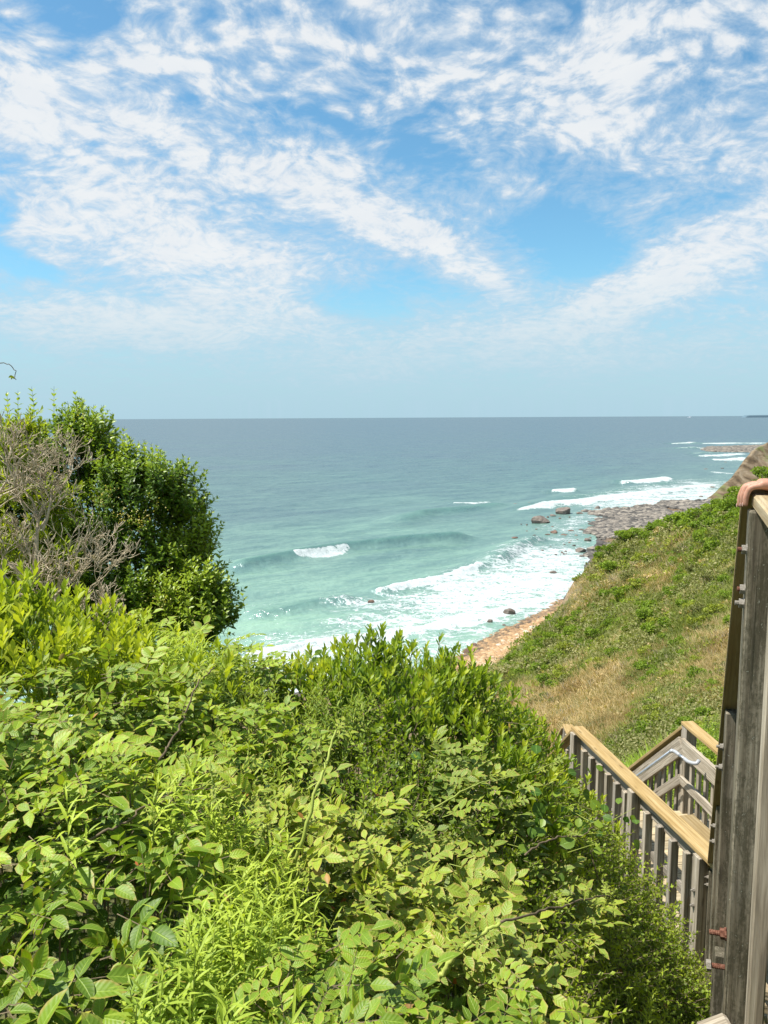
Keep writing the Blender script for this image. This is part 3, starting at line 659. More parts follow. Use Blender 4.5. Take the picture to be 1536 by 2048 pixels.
D = lambda d: EYE - d
def build_stairs():
    dh = np.array([.366, .930, 0.]); rt = np.array([.930, -.366, 0.]); up = np.array([0, 0, 1.])
    # ---- near stair railing --------------------------------------------------
    Ys = [2.2, 3.39, 4.53, 5.72]
    outer = [P(1487, 1200, Ys[0]), P(1446, 1500, Ys[1]), P(1429, 1680, Ys[2]), P(1415.5, 1790, Ys[3])]
    ptop = [D(.265), P(1460, 1419, Ys[1])[2], P(1435, 1606, Ys[2])[2], P(1420, 1737, Ys[3])[2]]
    pbot = [D(3.0), D(3.9), D(4.7), D(5.6)]
    E = empty('stair_railing', (outer[0][0], outer[0][1], D(2.6)), 'nearest grey railing at the right edge dropping steeply beside the stairs, mossy posts with bolts', 'railing')
    posts = []
    for i in range(4):
        c = outer[i] + rt * (.036 if i == 0 else .043); c = np.array([c[0], c[1], 0]); zt = ptop[i] - (.004 if i == 0 else .0)
        lab = ['mossy dark olive post', 'dark grey brown post', None, None][i]
        p = B('post', M['wood_dark'] if i < 2 else M['wood_dark'], E, c + up * pbot[i], c + up * zt, [.070, .082, .085, .088][i], .09, up=-dh, label=lab, tone=[.55, .42, .6, .5][i], ch=.005)
        posts.append((c, p))
    # bolts through the posts: photo positions of their tips
    for i, lst in enumerate([[(1099, .026), (1178, .022), (1206, .026)], [(1497, .03), (1538, .03)], [(1655, .03), (1686, .03)], [(1757, .033), (1772, .033)]]):
        c = posts[i][0]
        for (py, L) in lst:
            q = P(1460, py, c[1]); p = np.array([c[0], c[1], q[2]]) - rt * (.034 if i == 0 else .042) + dh * (.0 if i else -.02)
            bolt(posts[i][1], p, -rt, L, .0075, M['rust'] if (i == 0 and py != 1206) else M['bolt'], nutmat=M['bolt'])
    c = posts[0][0]
    for py, L, nut in ((1866, .050, True), (1932, .042, False)):
        z = P(1460, py, c[1])[2]; p = np.array([c[0], c[1], z]) - rt * .034 - dh * .02
        bolt(posts[0][1], p, -rt - up * .12 + dh * .05, L, .0085, M['rust'], nut=nut)
        if not nut:
            dd = nrm(-rt - up * .12); v2, f2, t2 = polytube([p + dd * (L - .002), p + dd * (L + .012)], np.array([.0165, .0165]), k=6)
            mesh_obj('nut', v2, [f2, t2], M['bolt'], posts[0][1])
    # caps: level piece towards the viewer, sloped piece down the flight
    ctr = P(1504, 991, 2.25); ctr = np.array([ctr[0], ctr[1], 0]) + rt * .075
    zt = D(.226)
    p_far = ctr + up * (zt - .02); p_near = p_far - dh * 2.9
    B('cap_rail', M['wood_cap'], E, p_near, p_far, .15, .04, ch=.006, tone=.6, label='tan cap board with a sawn end under the hand')
    slope = (ptop[3] - ptop[1]) / (Ys[3] - Ys[1])
    def capz(Y): return ptop[1] + slope * (Y - Ys[1])
    a = posts[0][0] + dh * .02; e = posts[3][0] + dh * .16
    a = a + up * (capz(a[1]) + .024) + rt * .02; e = e + up * (capz(e[1]) + .024) + rt * .02
    a = a + (e - a) * .012
    B('cap_rail', M['wood_new'], E, a, e, .145, .038, ch=.004, tone=.35)
    # inner rails, stringer, balusters
    for dz, h in ((.20, .14), (.62, .09)):
        q0 = posts[0][0] + rt * .066; q1 = posts[3][0] + rt * .066
        B('rail_board', M['wood'], E, q0 + up * (capz(q0[1]) - dz), q1 + up * (capz(q1[1]) - dz), .036, h)
    q0 = posts[0][0] + rt * .068; q1 = posts[3][0] + rt * .068
    B('stringer', M['wood'], E, q0 + up * (capz(q0[1]) - 1.22), q1 + up * (capz(q1[1]) - 1.22), .04, .28)
    for i in range(3):
        A_, B_ = posts[i][0], posts[i + 1][0]
        for t in np.linspace(0, 1, 8)[1:-1]:
            q = A_ * (1 - t) + B_ * t + rt * .106; zc = capz(q[1])
            B('baluster', M['wood'], E, q + up * (zc - 1.15), q + up * (zc - .1), .036, .036, up=dh, bow=.004)
    # level part of the railing beside the viewer
    q = P(1532, 1300, 1.88); bx = np.array([q[0], q[1], 0]) + rt * .022
    B('baluster', M['wood'], E, bx + up * D(2.4), bx + up * D(.30), .04, .06, up=dh, tone=1.0)
    for k in range(1, 12):
        b2 = bx - dh * .13 * k + rt * .035
        B('baluster', M['wood'], E, b2 + up * D(1.5), b2 + up * D(.34), .036, .036, up=dh, tone=.5)
    q0 = posts[0][0] + rt * .20; B('rail_board', M['wood'], E, q0 - dh * 2.6 + up * D(.35), q0 - dh * .05 + up * D(.35), .036, .14)
    c2 = posts[0][0] - dh * 1.7; B('post', M['wood_dark'], E, c2 + up * D(3.0), c2 + up * D(.27), .09, .09, up=dh)
    # short stub beside the near post, sawn top, and a block below it
    z1 = P(1440, 1903, 2.33)[2]; s0 = P(1443, 1903, 2.33); s0 = np.array([s0[0], s0[1], 0])
    S = B('post_stub', M['wood_dark'], E, s0 + up * (z1 - .9), s0 + up * z1, .040, .05, up=dh, ch=.003, tone=.2, label='short sawn off post stub beside the rusty bolts')
    q = P(1434, 2046, 2.12); q = np.array([q[0], q[1], q[2]])
    B('wood_block', M['wood'], E, q + np.array([-.04, 0, -.06]), q + np.array([.05, 0, -.022]), .09, .06, up=(0, 0, 1), tone=.7, ch=.008, label='pale splintered block end at the bottom edge')
    # ---- landing railing (long diagonal one) --------------------------------
    zc = D(3.45)
    n0 = PZ(1417, 1703, zc); n1 = PZ(1159, 1457, zc); n0[2] = n1[2] = 0
    d2 = nrm(n1 - n0); r2 = np.array([d2[1], -d2[0], 0]); L2 = np.linalg.norm(n1 - n0)
    E2 = empty('landing_railing', (n0[0], n0[1], D(4.55)), 'long grey balustrade with a bright yellow cap running along the landing behind the green hedge', 'railing')
    ext = .75
    B('cap_rail', M['wood_new'], E2, n0 - d2 * ext + up * (zc - .019), n1 + d2 * .07 + up * (zc - .019), .145, .038, tone=.8)
    B('rail_board', M['wood'], E2, n0 - d2 * ext + r2 * .01 + up * (zc - .12), n1 + r2 * .01 + up * (zc - .12), .036, .145, tone=.55)
    B('rail_board', M['wood'], E2, n0 - d2 * ext + r2 * .01 + up * (zc - .55), n1 + r2 * .01 + up * (zc - .55), .036, .09)
    mid_t = 1.15 * L2 / 2.58
    for t in (0.0, mid_t, L2 - .04):
        c = n0 + d2 * (t + .02) - r2 * .05
        p = B('post', M['wood'], E2, c + up * D(5.2), c + up * (zc - .04), .092, .092, up=d2, tone=.75)
        for zz in (.23, .36):
            bolt(p, c - r2 * .046 + up * (zc - zz - .1), -r2, .03, .008, M['bolt'])
    for ta, tb, k in ((0, mid_t, 4), (mid_t, L2 - .04, 6)):
        for i in range(k):
            t = ta + (tb - ta) * (i + 1.05) / (k + 1)
            c = n0 + d2 * t - r2 * .030
            B('baluster', M['wood'], E2, c + up * D(4.75), c + up * (zc - .135 - .02 * rng.random()), .072, .055, up=d2, bow=.006)
    # second, wider board laid beside the cap
    B('ledge_board', M['wood_new'], E2, n0 - d2 * .4 + r2 * .14 + up * (zc - .02), n0 + d2 * .56 + r2 * .14 + up * (zc - .02), .135, .036, tone=.1, label='orange brown ledge board beside the cap')
    hp_ = curve_pts([n0 + r2 * .11 + up * (zc - .19), n0 + d2 * L2 * .5 + r2 * .11 + up * (zc - .19), n1 - d2 * .1 + r2 * .11 + up * (zc - .19)], 12)
    v, f, t = polytube(hp_, .019, k=10); mesh_obj('handrail_pipe', v, [f, t], M['steel'], E2, smooth=True)
    # ---- flight two, viewer's side ------------------------------------------
    E3 = empty('stair_railing', (n1[0], n1[1], D(5.0)), 'short descending railing leaving the far end of the diagonal balustrade', 'railing')
    e0 = n1 + up * (zc - .02); tgt = P(1104, 1512, 9.25); sl = tgt - P(1157, 1457, n1[1]); sl = nrm(sl)
    B('cap_rail', M['wood_new'], E3, e0 + sl * .03 - r2 * .02, e0 + sl * 2.2, .14, .036, tone=.4)
    B('rail_board', M['wood'], E3, e0 + sl * .05 - up * .16, e0 + sl * 2.2 - up * .16, .036, .14)
    B('rail_board', M['wood'], E3, e0 + sl * .05 - up * .5, e0 + sl * 2.2 - up * .5, .036, .09)
    B('stringer', M['wood'], E3, e0 + sl * .0 - up * 1.12 + r2 * .03, e0 + sl * 2.4 - up * 1.12 + r2 * .03, .04, .28)
    for k in range(1, 10):
        q = e0 + sl * .2 * k - r2 * .035
        B('baluster', M['wood'], E3, q - up * 1.05, q - up * .12, .038, .038, up=d2)
    q = e0 + sl * 1.9; B('post', M['wood'], E3, q - up * 1.9, q - up * .03, .09, .09, up=d2)
    # ---- corner railing -------------------------------------------------------
    c3 = PZ(1379, 1446, zc); c3[2] = 0
    rr = PZ(1442, 1499, zc); rr[2] = 0; dr = nrm(rr - c3); nr = np.array([-dr[1], dr[0], 0])     # arm coming back towards the viewer
    if nr[0] < 0: nr = -nr
    la = P(1250, 1546, 9.85); c3u = c3 + up * zc; dl = nrm(la - c3u); dlh = nrm(dl * np.array([1, 1, 0])); nl = np.array([dlh[1], -dlh[0], 0])
    E4 = empty('corner_railing', (c3[0], c3[1], D(4.55)), 'peaked railing corner with yellow caps and a white pipe handrail beyond the landing', 'railing')
    B('cap_rail', M['wood_new'], E4, c3 - dr * .06 + up * (zc - .019), c3 + dr * 2.7 + up * (zc - .019), .14, .038, tone=.85)
    B('cap_rail', M['wood_new'], E4, c3u + dl * .075 - up * .021, c3u + dl * 3.0 - up * .021, .13, .036, tone=.45)
    B('post', M['wood'], E4, c3 + up * D(5.4), c3 + up * (zc - .042), .125, .125, up=dr, tone=.6)
    for s in (1.35, 2.6):
        B('post', M['wood'], E4, c3 + dr * s + nr * .03 + up * D(5.2), c3 + dr * s + nr * .03 + up * (zc - .04), .09, .09, up=dr)
    for s in (.95, 1.75):
        q = c3u + dl * s; B('post', M['wood'], E4, q - up * 1.9 + nl * .06, q - up * .04 + nl * .06, .09, .09, up=dlh)
    for dz, h, tn in ((.26, .19, .9), (.66, .10, .75)):
        B('rail_board', M['wood'], E4, c3 + dr * .02 - nr * .08 + up * (zc - dz), c3 + dr * 2.7 - nr * .08 + up * (zc - dz), .036, h, tone=tn)
        q0 = c3u - nl * .085 - up * dz + dl * -.02; B('rail_board', M['wood'], E4, q0, q0 + dl * 3.0, .036, h, tone=tn - .1)
    for k in range(1, 15):
        q = c3 + dr * (.02 + .16 * k) - nr * .035; B('baluster', M['wood'], E4, q + up * D(4.6), q + up * (zc - .2), .04, .05, up=dr, tone=.8)
    q = c3 - nr * .045 + dr * .03; B('baluster', M['wood'], E4, q + up * D(4.6), q + up * (zc - .2), .05, .06, up=dr, tone=.85)
    for k in range(1, 15):
        q = c3u + dl * (.2 * k) - nl * .03; B('baluster', M['wood'], E4, q - up * 1.2, q - up * .2, .04, .05, up=dlh, tone=.7)
    h0 = c3u - nl * .17 + dl * .28 - up * .22
    a1 = P(1345, 1500, c3[1] - .28); a2 = P(1378, 1524, c3[1] - .55); a3 = P(1392, 1527, c3[1] - .62); a4 = P(1398, 1521, c3[1] - .6); 
    low = a1 + dl * 2.6
    v, f, t = polytube(np.array([low, a1]), .016, k=10); hpipe = mesh_obj('handrail_pipe', v, [f, t], M['steel'], E4, smooth=True)
    v, f, t = polytube(curve_pts([a1 - (a1 - low) * .02, a1 + (a2 - a1) * .12, a1 + (a2 - a1) * .45], 10), .020, k=10); mesh_obj('elbow', v, [f, t], M['pvc'], hpipe, smooth=True)
    v, f, t = polytube(np.array([a1 + (a2 - a1) * .4, a1 + (a2 - a1) * .75]), .016, k=10); mesh_obj('pipe_link', v, [f, t], M['steel'], hpipe, smooth=True)
    v, f, t = polytube(curve_pts([a1 + (a2 - a1) * .72, a2, a3, a4], 14), .020, k=10); mesh_obj('end_bend', v, [f, t], M['pvc'], hpipe, smooth=True)
    # ---- far lower railing peak ----------------------------------------------
    z0 = D(5.25); p0 = PZ(1134, 1446, z0); p0h = p0 * np.array([1, 1, 0])
    E5 = empty('lower_railing', (p0[0], p0[1], D(6.4)), 'small peaked railing farthest down the stairs, seen left of the balustrade end', 'railing')
    ar = P(1152, 1482, p0[1] - 1.3); al = P(1100, 1515, p0[1] + .6)
    for e, tn in ((ar, .9), (al, .5)):
        dd = nrm(e - p0); Ln = 1.9
        B('cap_rail', M['wood_new'], E5, p0 + dd * .09 - up * .02, p0 + dd * Ln - up * .02, .17, .04, tone=tn)
        sd = nrm(np.cross(dd, up))
        B('rail_board', M['wood'], E5, p0 + dd * .02 - up * .22, p0 + dd * Ln - up * .22, .036, .2, tone=1.)
        B('rail_board', M['wood'], E5, p0 + dd * .02 - up * .55, p0 + dd * Ln - up * .55, .036, .12, tone=.9)
        for k in range(1, 9):
            q = p0 + dd * .22 * k + sd * .03; B('baluster', M['wood'], E5, q - up * 1.1, q - up * .15, .04, .04, up=sd)
    B('post', M['wood'], E5, p0 - up * 1.6, p0 - up * .045, .12, .12, up=(1, 0, 0))
    g = P(1121, 1481, p0[1] - .1); g2 = P(1128, 1492, p0[1] - .5)
    v, f, t = polytube(curve_pts([P(1105, 1500, p0[1] + .4), g, g + (g2 - g) * .5 - up * 0, g2], 14), .026, k=10); mesh_obj('handrail_pipe', v, [f, t], M['pvc'], E5, smooth=True)
    # ---- treads, stringers and decks ------------------------------------------
    E6 = empty('wooden_staircase', (2.9, 6.8, D(4.7)), 'weathered plank landing and steps between the railings on the bluff', 'staircase')
    dk = D(4.50); w0 = n0 - d2 * .9 + r2 * .0; n_b = 24
    for k in range(n_b):
        a = w0 + d2 * (.142 * k) + r2 * .02; e_ = a + r2 * 1.42
        B('deck_board', M['deck'], E6, a + up * (dk - .02), e_ + up * (dk - .02), .134, .036, tone=.3 + .7 * rng.random())
    for s in (.03, .7, 1.38):
        B('joist', M['wood'], E6, w0 + r2 * s + up * (dk - .14), w0 + r2 * s + d2 * 3.4 + up * (dk - .14), .04, .19)
    for s in (.1, 1.3):
        for t in (.3, 3.1):
            q = w0 + r2 * s + d2 * t; B('support_post', M['wood'], E6, q + up * D(6.2), q + up * (dk - .24), .13, .13, up=d2)
    # flight one
    top = posts[0][0] + rt * .1; sa = (capz(5.6) - capz(3.0)) / 2.6
    for k in range(13):
        Y = .1 + k * .285; q = top + dh * Y; z = D(1.42) - .262 * (k + 1) * 1.0
        if z < dk + .1: break
        B('tread', M['deck'], E6, q + up * z, q + rt * 1.15 + up * z, .27, .038, up=up)
    # upper deck beside the viewer
    for k in range(19):
        q = posts[0][0] + rt * .06 + dh * (.02 - .145 * k) ; B('deck_board', M['deck'], E6, q + up * D(1.42), q + rt * 1.9 + up * D(1.42), .138, .036, tone=.3 + .6 * rng.random())
    B('stringer', M['wood'], E6, top + rt * 1.2 + up * D(1.6), posts[3][0] + rt * 1.3 + up * (D(4.6)), .04, .28)
    # flight two and the lower landing
    w2 = c3u + up * (dk - zc)
    for k in range(8):
        z = dk - .2 - .21 * k; q = n1 + d2 * (.2 + .24 * k); B('tread', M['deck'], E6, q + up * z, q + r2 * 1.25 + up * z, .25, .038, tone=.5 + .4 * rng.random())
    for k in range(18):
        q = n1 + d2 * (2.2 + .142 * k); B('deck_board', M['deck'], E6, q + up * D(6.32), q + r2 * 1.4 + up * D(6.32), .136, .036)

# ================================================================== leaves
def leaf_tpl(nseg, wfun, W, fold=.25, curl=.15, side_curl=0):
    ts = np.linspace(0, 1, nseg + 1); v = []; q = []
    for t in ts:
        w = max(W * wfun(t), .006); zc = -curl * t * t
        v += [(t, -w, zc + fold * w), (t, 0, zc), (t, w, zc + fold * w)]; q += [(t, -1), (t, 0), (t, 1)]
    f = []
    for i in range(nseg):
        a = i * 3; f += [(a, a + 3, a + 4, a + 1), (a + 1, a + 4, a + 5, a + 2)]
    return np.array(v, float), np.array(f), np.array(q, float)
ov = lambda t: math.sin(math.pi * t ** .8) ** .75 if 0 < t < 1 else 0
obl = lambda t: (math.sin(math.pi * t ** 1.5) ** .7) if 0 < t < 1 else 0
lin = lambda t: (math.sin(math.pi * t ** .85)) ** .5 if 0 < t < 1 else 0
rnd_ = lambda t: math.sqrt(max(0, 1 - (2 * t - 1) ** 2))
T_ROSE = leaf_tpl(3, ov, .27, .30, .18); T_BAY = leaf_tpl(3, obl, .17, .22, .10); T_PRI = leaf_tpl(3, ov, .25, .3, .22)
T_LIN = leaf_tpl(4, lin, .06, .25, .55); T_SML = leaf_tpl(2, ov, .3, .25, .12); T_RND = leaf_tpl(4, rnd_, .42, .18, .10); T_BIG = leaf_tpl(5, ov, .26, .38, .24)
T_HILL = leaf_tpl(1, lambda t: .6 + .4 * (t < .5), .42, .2, .1)
class Leaves:
    def __init__(s, tpl): s.t = tpl; s.V = []; s.Q = []; s.n = 0
    def add(s, pos, d, n, L, rnd):
        pos = np.asarray(pos, float); d = nrm(d); n = np.asarray(n, float)
        n = nrm(n - d * (n * d).sum(-1, keepdims=True)); y = np.cross(n, d)
        tv = s.t[0]; L = np.asarray(L, float)[:, None, None]
        v = pos[:, None] + L * (tv[None, :, 0:1] * d[:, None] + tv[None, :, 1:2] * y[:, None] + tv[None, :, 2:3] * n[:, None])
        q = np.zeros((len(pos), len(tv), 3)); q[..., 0] = s.t[2][None, :, 0]; q[..., 1] = s.t[2][None, :, 1]; q[..., 2] = np.asarray(rnd)[:, None]
        s.V.append(v.reshape(-1, 3)); s.Q.append(q.reshape(-1, 3)); s.n += len(pos)
    def build(s, name, mat, parent, smooth=True):
        if not s.n: return None
        k = len(s.t[0]); f = (s.t[1][None] + (np.arange(s.n) * k)[:, None, None]).reshape(-1, 4)
        return mesh_obj(name, np.vstack(s.V), f, mat, parent, {'leaf': ('FLOAT_VECTOR', np.vstack(s.Q))}, smooth=smooth)
def rvec(n, s=1.0): return rng.normal(size=(n, 3)) * s
def perp(a):
    ref = np.where(np.abs(a[:, 2:3]) > .8, np.array([[1., 0, 0]]), np.array([[0, 0, 1.]]))
    x = nrm(np.cross(a, ref)); return x, np.cross(a, x)
LIGHT = nrm(np.array([math.sin(R(SUN_AZ)) * .5, -.35 + math.cos(R(SUN_AZ)) * .3, .9]))

def sp_rose(L, St, S, A, size, rnd, n_pairs=3):
    """pinnate rose leaves: A lies along the leaf stalk"""
    n = len(S); up = nrm(np.array([[0, 0, 1.]]) + rvec(n, .45) + LIGHT * .5)
    A = nrm(A - up * (A * up).sum(-1, keepdims=True) * .6); sd = nrm(np.cross(up, A)); nn = np.cross(A, sd)
    ln = size * 2.1
    for k in range(n_pairs):
        t = (.30 + .62 * k / n_pairs); c = S + A * (ln * t)[:, None] - np.array([0, 0, 1.]) * (ln * .12 * t * t)[:, None]
        for s_ in (-1, 1):
            d = A * .45 + sd * s_ * 1.0 + nn * .15 + rvec(n, .10)
            L.add(c, d, nn + rvec(n, .18) + sd * s_ * -.15, size * (.78 + .25 * (k / n_pairs)) * rng.uniform(.85, 1.15, n), np.clip(rnd + rng.normal(0, .07, n), 0, 1))
    c = S + A * (ln * .95)[:, None] - np.array([0, 0, 1.]) * (ln * .11)[:, None]
    L.add(c, A - nn * .15 + rvec(n, .1), nn + rvec(n, .15), size * 1.12, np.clip(rnd + rng.normal(0, .06, n), 0, 1))
    St.append((S - A * (ln * .1)[:, None], c, np.full(n, .0011), np.full(n, .0008)))
def sp_whorl(L, St, S, A, size, rnd, k=8, spread=.75, length=.9, tw=.12):
    n = len(S); A = nrm(A); x, y = perp(A); ph0 = rng.random(n) * 6.28; H = size * length
    for i in range(k):
        ph = ph0 + i * 2.4; f = i / (k - 1)
        rad = np.cos(ph)[:, None] * x + np.sin(ph)[:, None] * y
        sp_ = spread * (1.25 - .85 * f)
        d = A * (1.0) + rad * sp_ + rvec(n, tw)
        c = S + A * (H * f)[:, None]
        L.add(c, d, A * .9 - rad * .55 + LIGHT * .25, size * (1.05 - .35 * f) * rng.uniform(.8, 1.15, n), np.clip(rnd + .12 * f + rng.normal(0, .06, n), 0, 1))
    St.append((S - A * (H * .6)[:, None], S + A * (H)[:, None], np.full(n, .0016), np.full(n, .0010)))
def sp_shoot(L, St, S, A, size, rnd, k=7, gap=.62):
    """opposite pairs up an upright shoot"""
    n = len(S); A = nrm(A); x, y = perp(A); ph0 = rng.random(n) * 6.28; H = size * gap
    for i in range(k):
        ph = ph0 + i * 1.571 + rng.normal(0, .2, n); c = S + A * (H * i)[:, None]; f = i / (k - 1)
        for s_ in (-1, 1):
            rad = (np.cos(ph)[:, None] * x + np.sin(ph)[:, None] * y) * s_
            L.add(c, rad * (.95 - .35 * f) + A * (.55 + .45 * f) + rvec(n, .12), A * .9 - rad * .5 + LIGHT * .3, size * (1.08 - .45 * f) * rng.uniform(.85, 1.1, n), np.clip(rnd + .25 * f + rng.normal(0, .06, n), 0, 1))
    St.append((S - A * H[:, None], S + A * (H * k)[:, None], np.full(n, .0013), np.full(n, .0008)))
def sp_narrow(L, St, S, A, size, rnd, k=22, H=.22):
    n = len(S); A = nrm(A); x, y = perp(A); ph0 = rng.random(n) * 6.28
    for i in range(k):
        ph = ph0 + i * 2.4; f = i / (k - 1); c = S + A * (H * f * (.7 + .3 * 1)) 
        rad = np.cos(ph)[:, None] * x + np.sin(ph)[:, None] * y
        d = rad * (1.1 - .6 * f) + A * (.55 + .5 * f) + rvec(n, .14)
        L.add(c, d, A - rad * .3 + LIGHT * .3, size * (1.1 - .6 * f) * rng.uniform(.75, 1.15, n), np.clip(rnd + .3 * f + rng.normal(0, .08, n), 0, 1))
    St.append((S - A * .08, S + A * H, np.full(n, .0016), np.full(n, .0009)))
def build_stems(St, mat, parent, name='stems', k=4):
    p0 = np.vstack([a[0] for a in St]); p1 = np.vstack([a[1] for a in St]); r0 = np.concatenate([a[2] for a in St]); r1 = np.concatenate([a[3] for a in St])
    v, f = tubes(p0, p1, r0, r1, k); return mesh_obj(name, v, f, mat, parent)

M['l_rose'] = mat_leaf('rose_leaf', [(.045, .10, .012), (.085, .165, .018), (.135, .235, .026), (.185, .30, .030), (.265, .38, .042)], rib=(.25, .37, .09), edge=(.34, .24, .12), trans=.30, spec=.4)
M['l_rose_grey'] = mat_leaf('sprawling_rose_leaf', [(.065, .11, .024), (.11, .175, .038), (.15, .225, .045), (.19, .28, .05), (.265, .355, .055)], rib=(.26, .36, .12), edge=(.38, .25, .16), veins=.9, trans=.27, spec=.4)
M['l_bay'] = mat_leaf('bayberry_leaf', [(.045, .095, .010), (.085, .165, .014), (.14, .235, .018), (.22, .315, .026), (.34, .41, .045)], rib=(.30, .40, .10), veins=.0, trans=.38, spec=.4)
M['l_bay_y'] = mat_leaf('yellow_green_leaf', [(.10, .17, .012), (.17, .255, .018), (.25, .34, .026), (.31, .39, .036), (.37, .43, .05)], rib=(.36, .42, .10), veins=.0, trans=.4)
M['l_privet'] = mat_leaf('privet_leaf', [(.035, .085, .012), (.06, .13, .016), (.095, .18, .02), (.15, .255, .028), (.25, .36, .045)], rib=(.12, .24, .07), veins=.0, rough=.42, spec=.4, trans=.3)
M['l_narrow'] = mat_leaf('goldenrod_leaf', [(.15, .24, .06), (.22, .33, .085), (.27, .39, .095), (.33, .45, .105), (.39, .51, .115)], rib=(.32, .45, .18), veins=.0, trans=.4)
M['l_small'] = mat_leaf('honeysuckle_leaf', [(.05, .10, .012), (.085, .15, .018), (.13, .215, .026), (.20, .30, .036), (.32, .43, .055)], rib=(.18, .3, .08), veins=.0, spec=.4)
M['withered'] = mat_leaf('withered_leaf', [(.22, .12, .05), (.34, .21, .10), (.42, .30, .16), (.30, .10, .06)], veins=.0, trans=.2)
M['l_round'] = mat_leaf('greenbrier_leaf', [(.05, .12, .03), (.08, .16, .04), (.13, .22, .05), (.2, .30, .06)], rib=(.16, .3, .1), veins=.2, rough=.38)
M['stem_green'] = mat_simple('green_cane', [(.17, .21, .035), (.29, .35, .06), (.36, .38, .10)], 14, .6, .3, .3, .002)
M['stem_brown'] = mat_simple('brown_stem', [(.06, .045, .025), (.13, .10, .06), (.22, .165, .10)], 30, .8, .2, .4, .002)
M['twig'] = mat_simple('dead_twig', [(0.237, 0.189, 0.125), (0.443, 0.363, 0.252), (0.649, 0.553, 0.393)], 22, .85, .15, .4, .002)

# ================================================================== hedge in front
CAN = []
for a in [(0, 1190, 2.75), (-300, 1180, 2.7), (100, 1215, 2.8), (250, 1270, 2.85), (400, 1310, 3.0), (0, 1330, 2.3), (200, 1400, 2.3), (400, 1400, 2.55), (-400, 1500, 1.9), (500, 1345, 3.9), (600, 1348, 4.0), (700, 1345, 3.8), (820, 1335, 3.7), (900, 1325, 3.6), (960, 1350, 3.5),
          (1010, 1395, 3.6), (1060, 1450, 3.75), (1110, 1500, 3.8), (1150, 1560, 3.9), (1210, 1630, 4.0), (1230, 1700, 4.1), (1260, 1760, 4.15), (1320, 1850, 4.2), (1350, 1920, 4.1), (1410, 2000, 3.8),
          (0, 1550, 1.75), (200, 1600, 1.75), (400, 1600, 1.95), (600, 1480, 2.7), (768, 1500, 2.75), (900, 1480, 2.9), (1000, 1520, 3.0), (600, 1650, 2.0), (800, 1680, 2.1), (950, 1640, 2.4), (1080, 1640, 2.8),
          (0, 1800, 1.4), (0, 2048, 1.15), (200, 1850, 1.4), (400, 1850, 1.45), (400, 2048, 1.2), (600, 1850, 1.6), (700, 2048, 1.3), (850, 1850, 1.75), (1000, 1800, 2.05), (1000, 2048, 1.55), (1150, 1900, 2.5), (1200, 2048, 2.2), (1300, 2048, 2.9), (1180, 1750, 3.3), (1100, 1800, 2.5), (1400, 2200, 3.0), (0, 2500, .8), (700, 2500, .95), (1300, 2500, 2.2)]:
    q = P(*a); CAN.append((q[0], q[1], q[2] - EYE))
CAN += [(-2, 4.2, -1.7), (-.8, 4.9, -2.1), (.6, 4.9, -2.2), (1.4, 4.7, -2.9), (-2, 5.6, -3.2), (0, 5.8, -3.6), (1.6, 5.4, -4.2), (-3.2, 3, -.5), (-4, 2, -.6), (-3, 0.5, -.9), (0, -.5, -.95), (2.3, 4.6, -4.3), (2.0, 3.2, -3.0), (1.9, 2.6, -2.6), (-4, 6, -3)]
CAN = np.array(CAN); can_f0 = tps(CAN[:, :2], CAN[:, 2], 1e-3)
def can_f(x, y):
    return can_f0(x, y) + EYE + (fbm2(x, y, 1.8, 3, 2.) - .5) * .26 + (fbm2(x, y, 4.5, 3, 7.) - .5) * .26
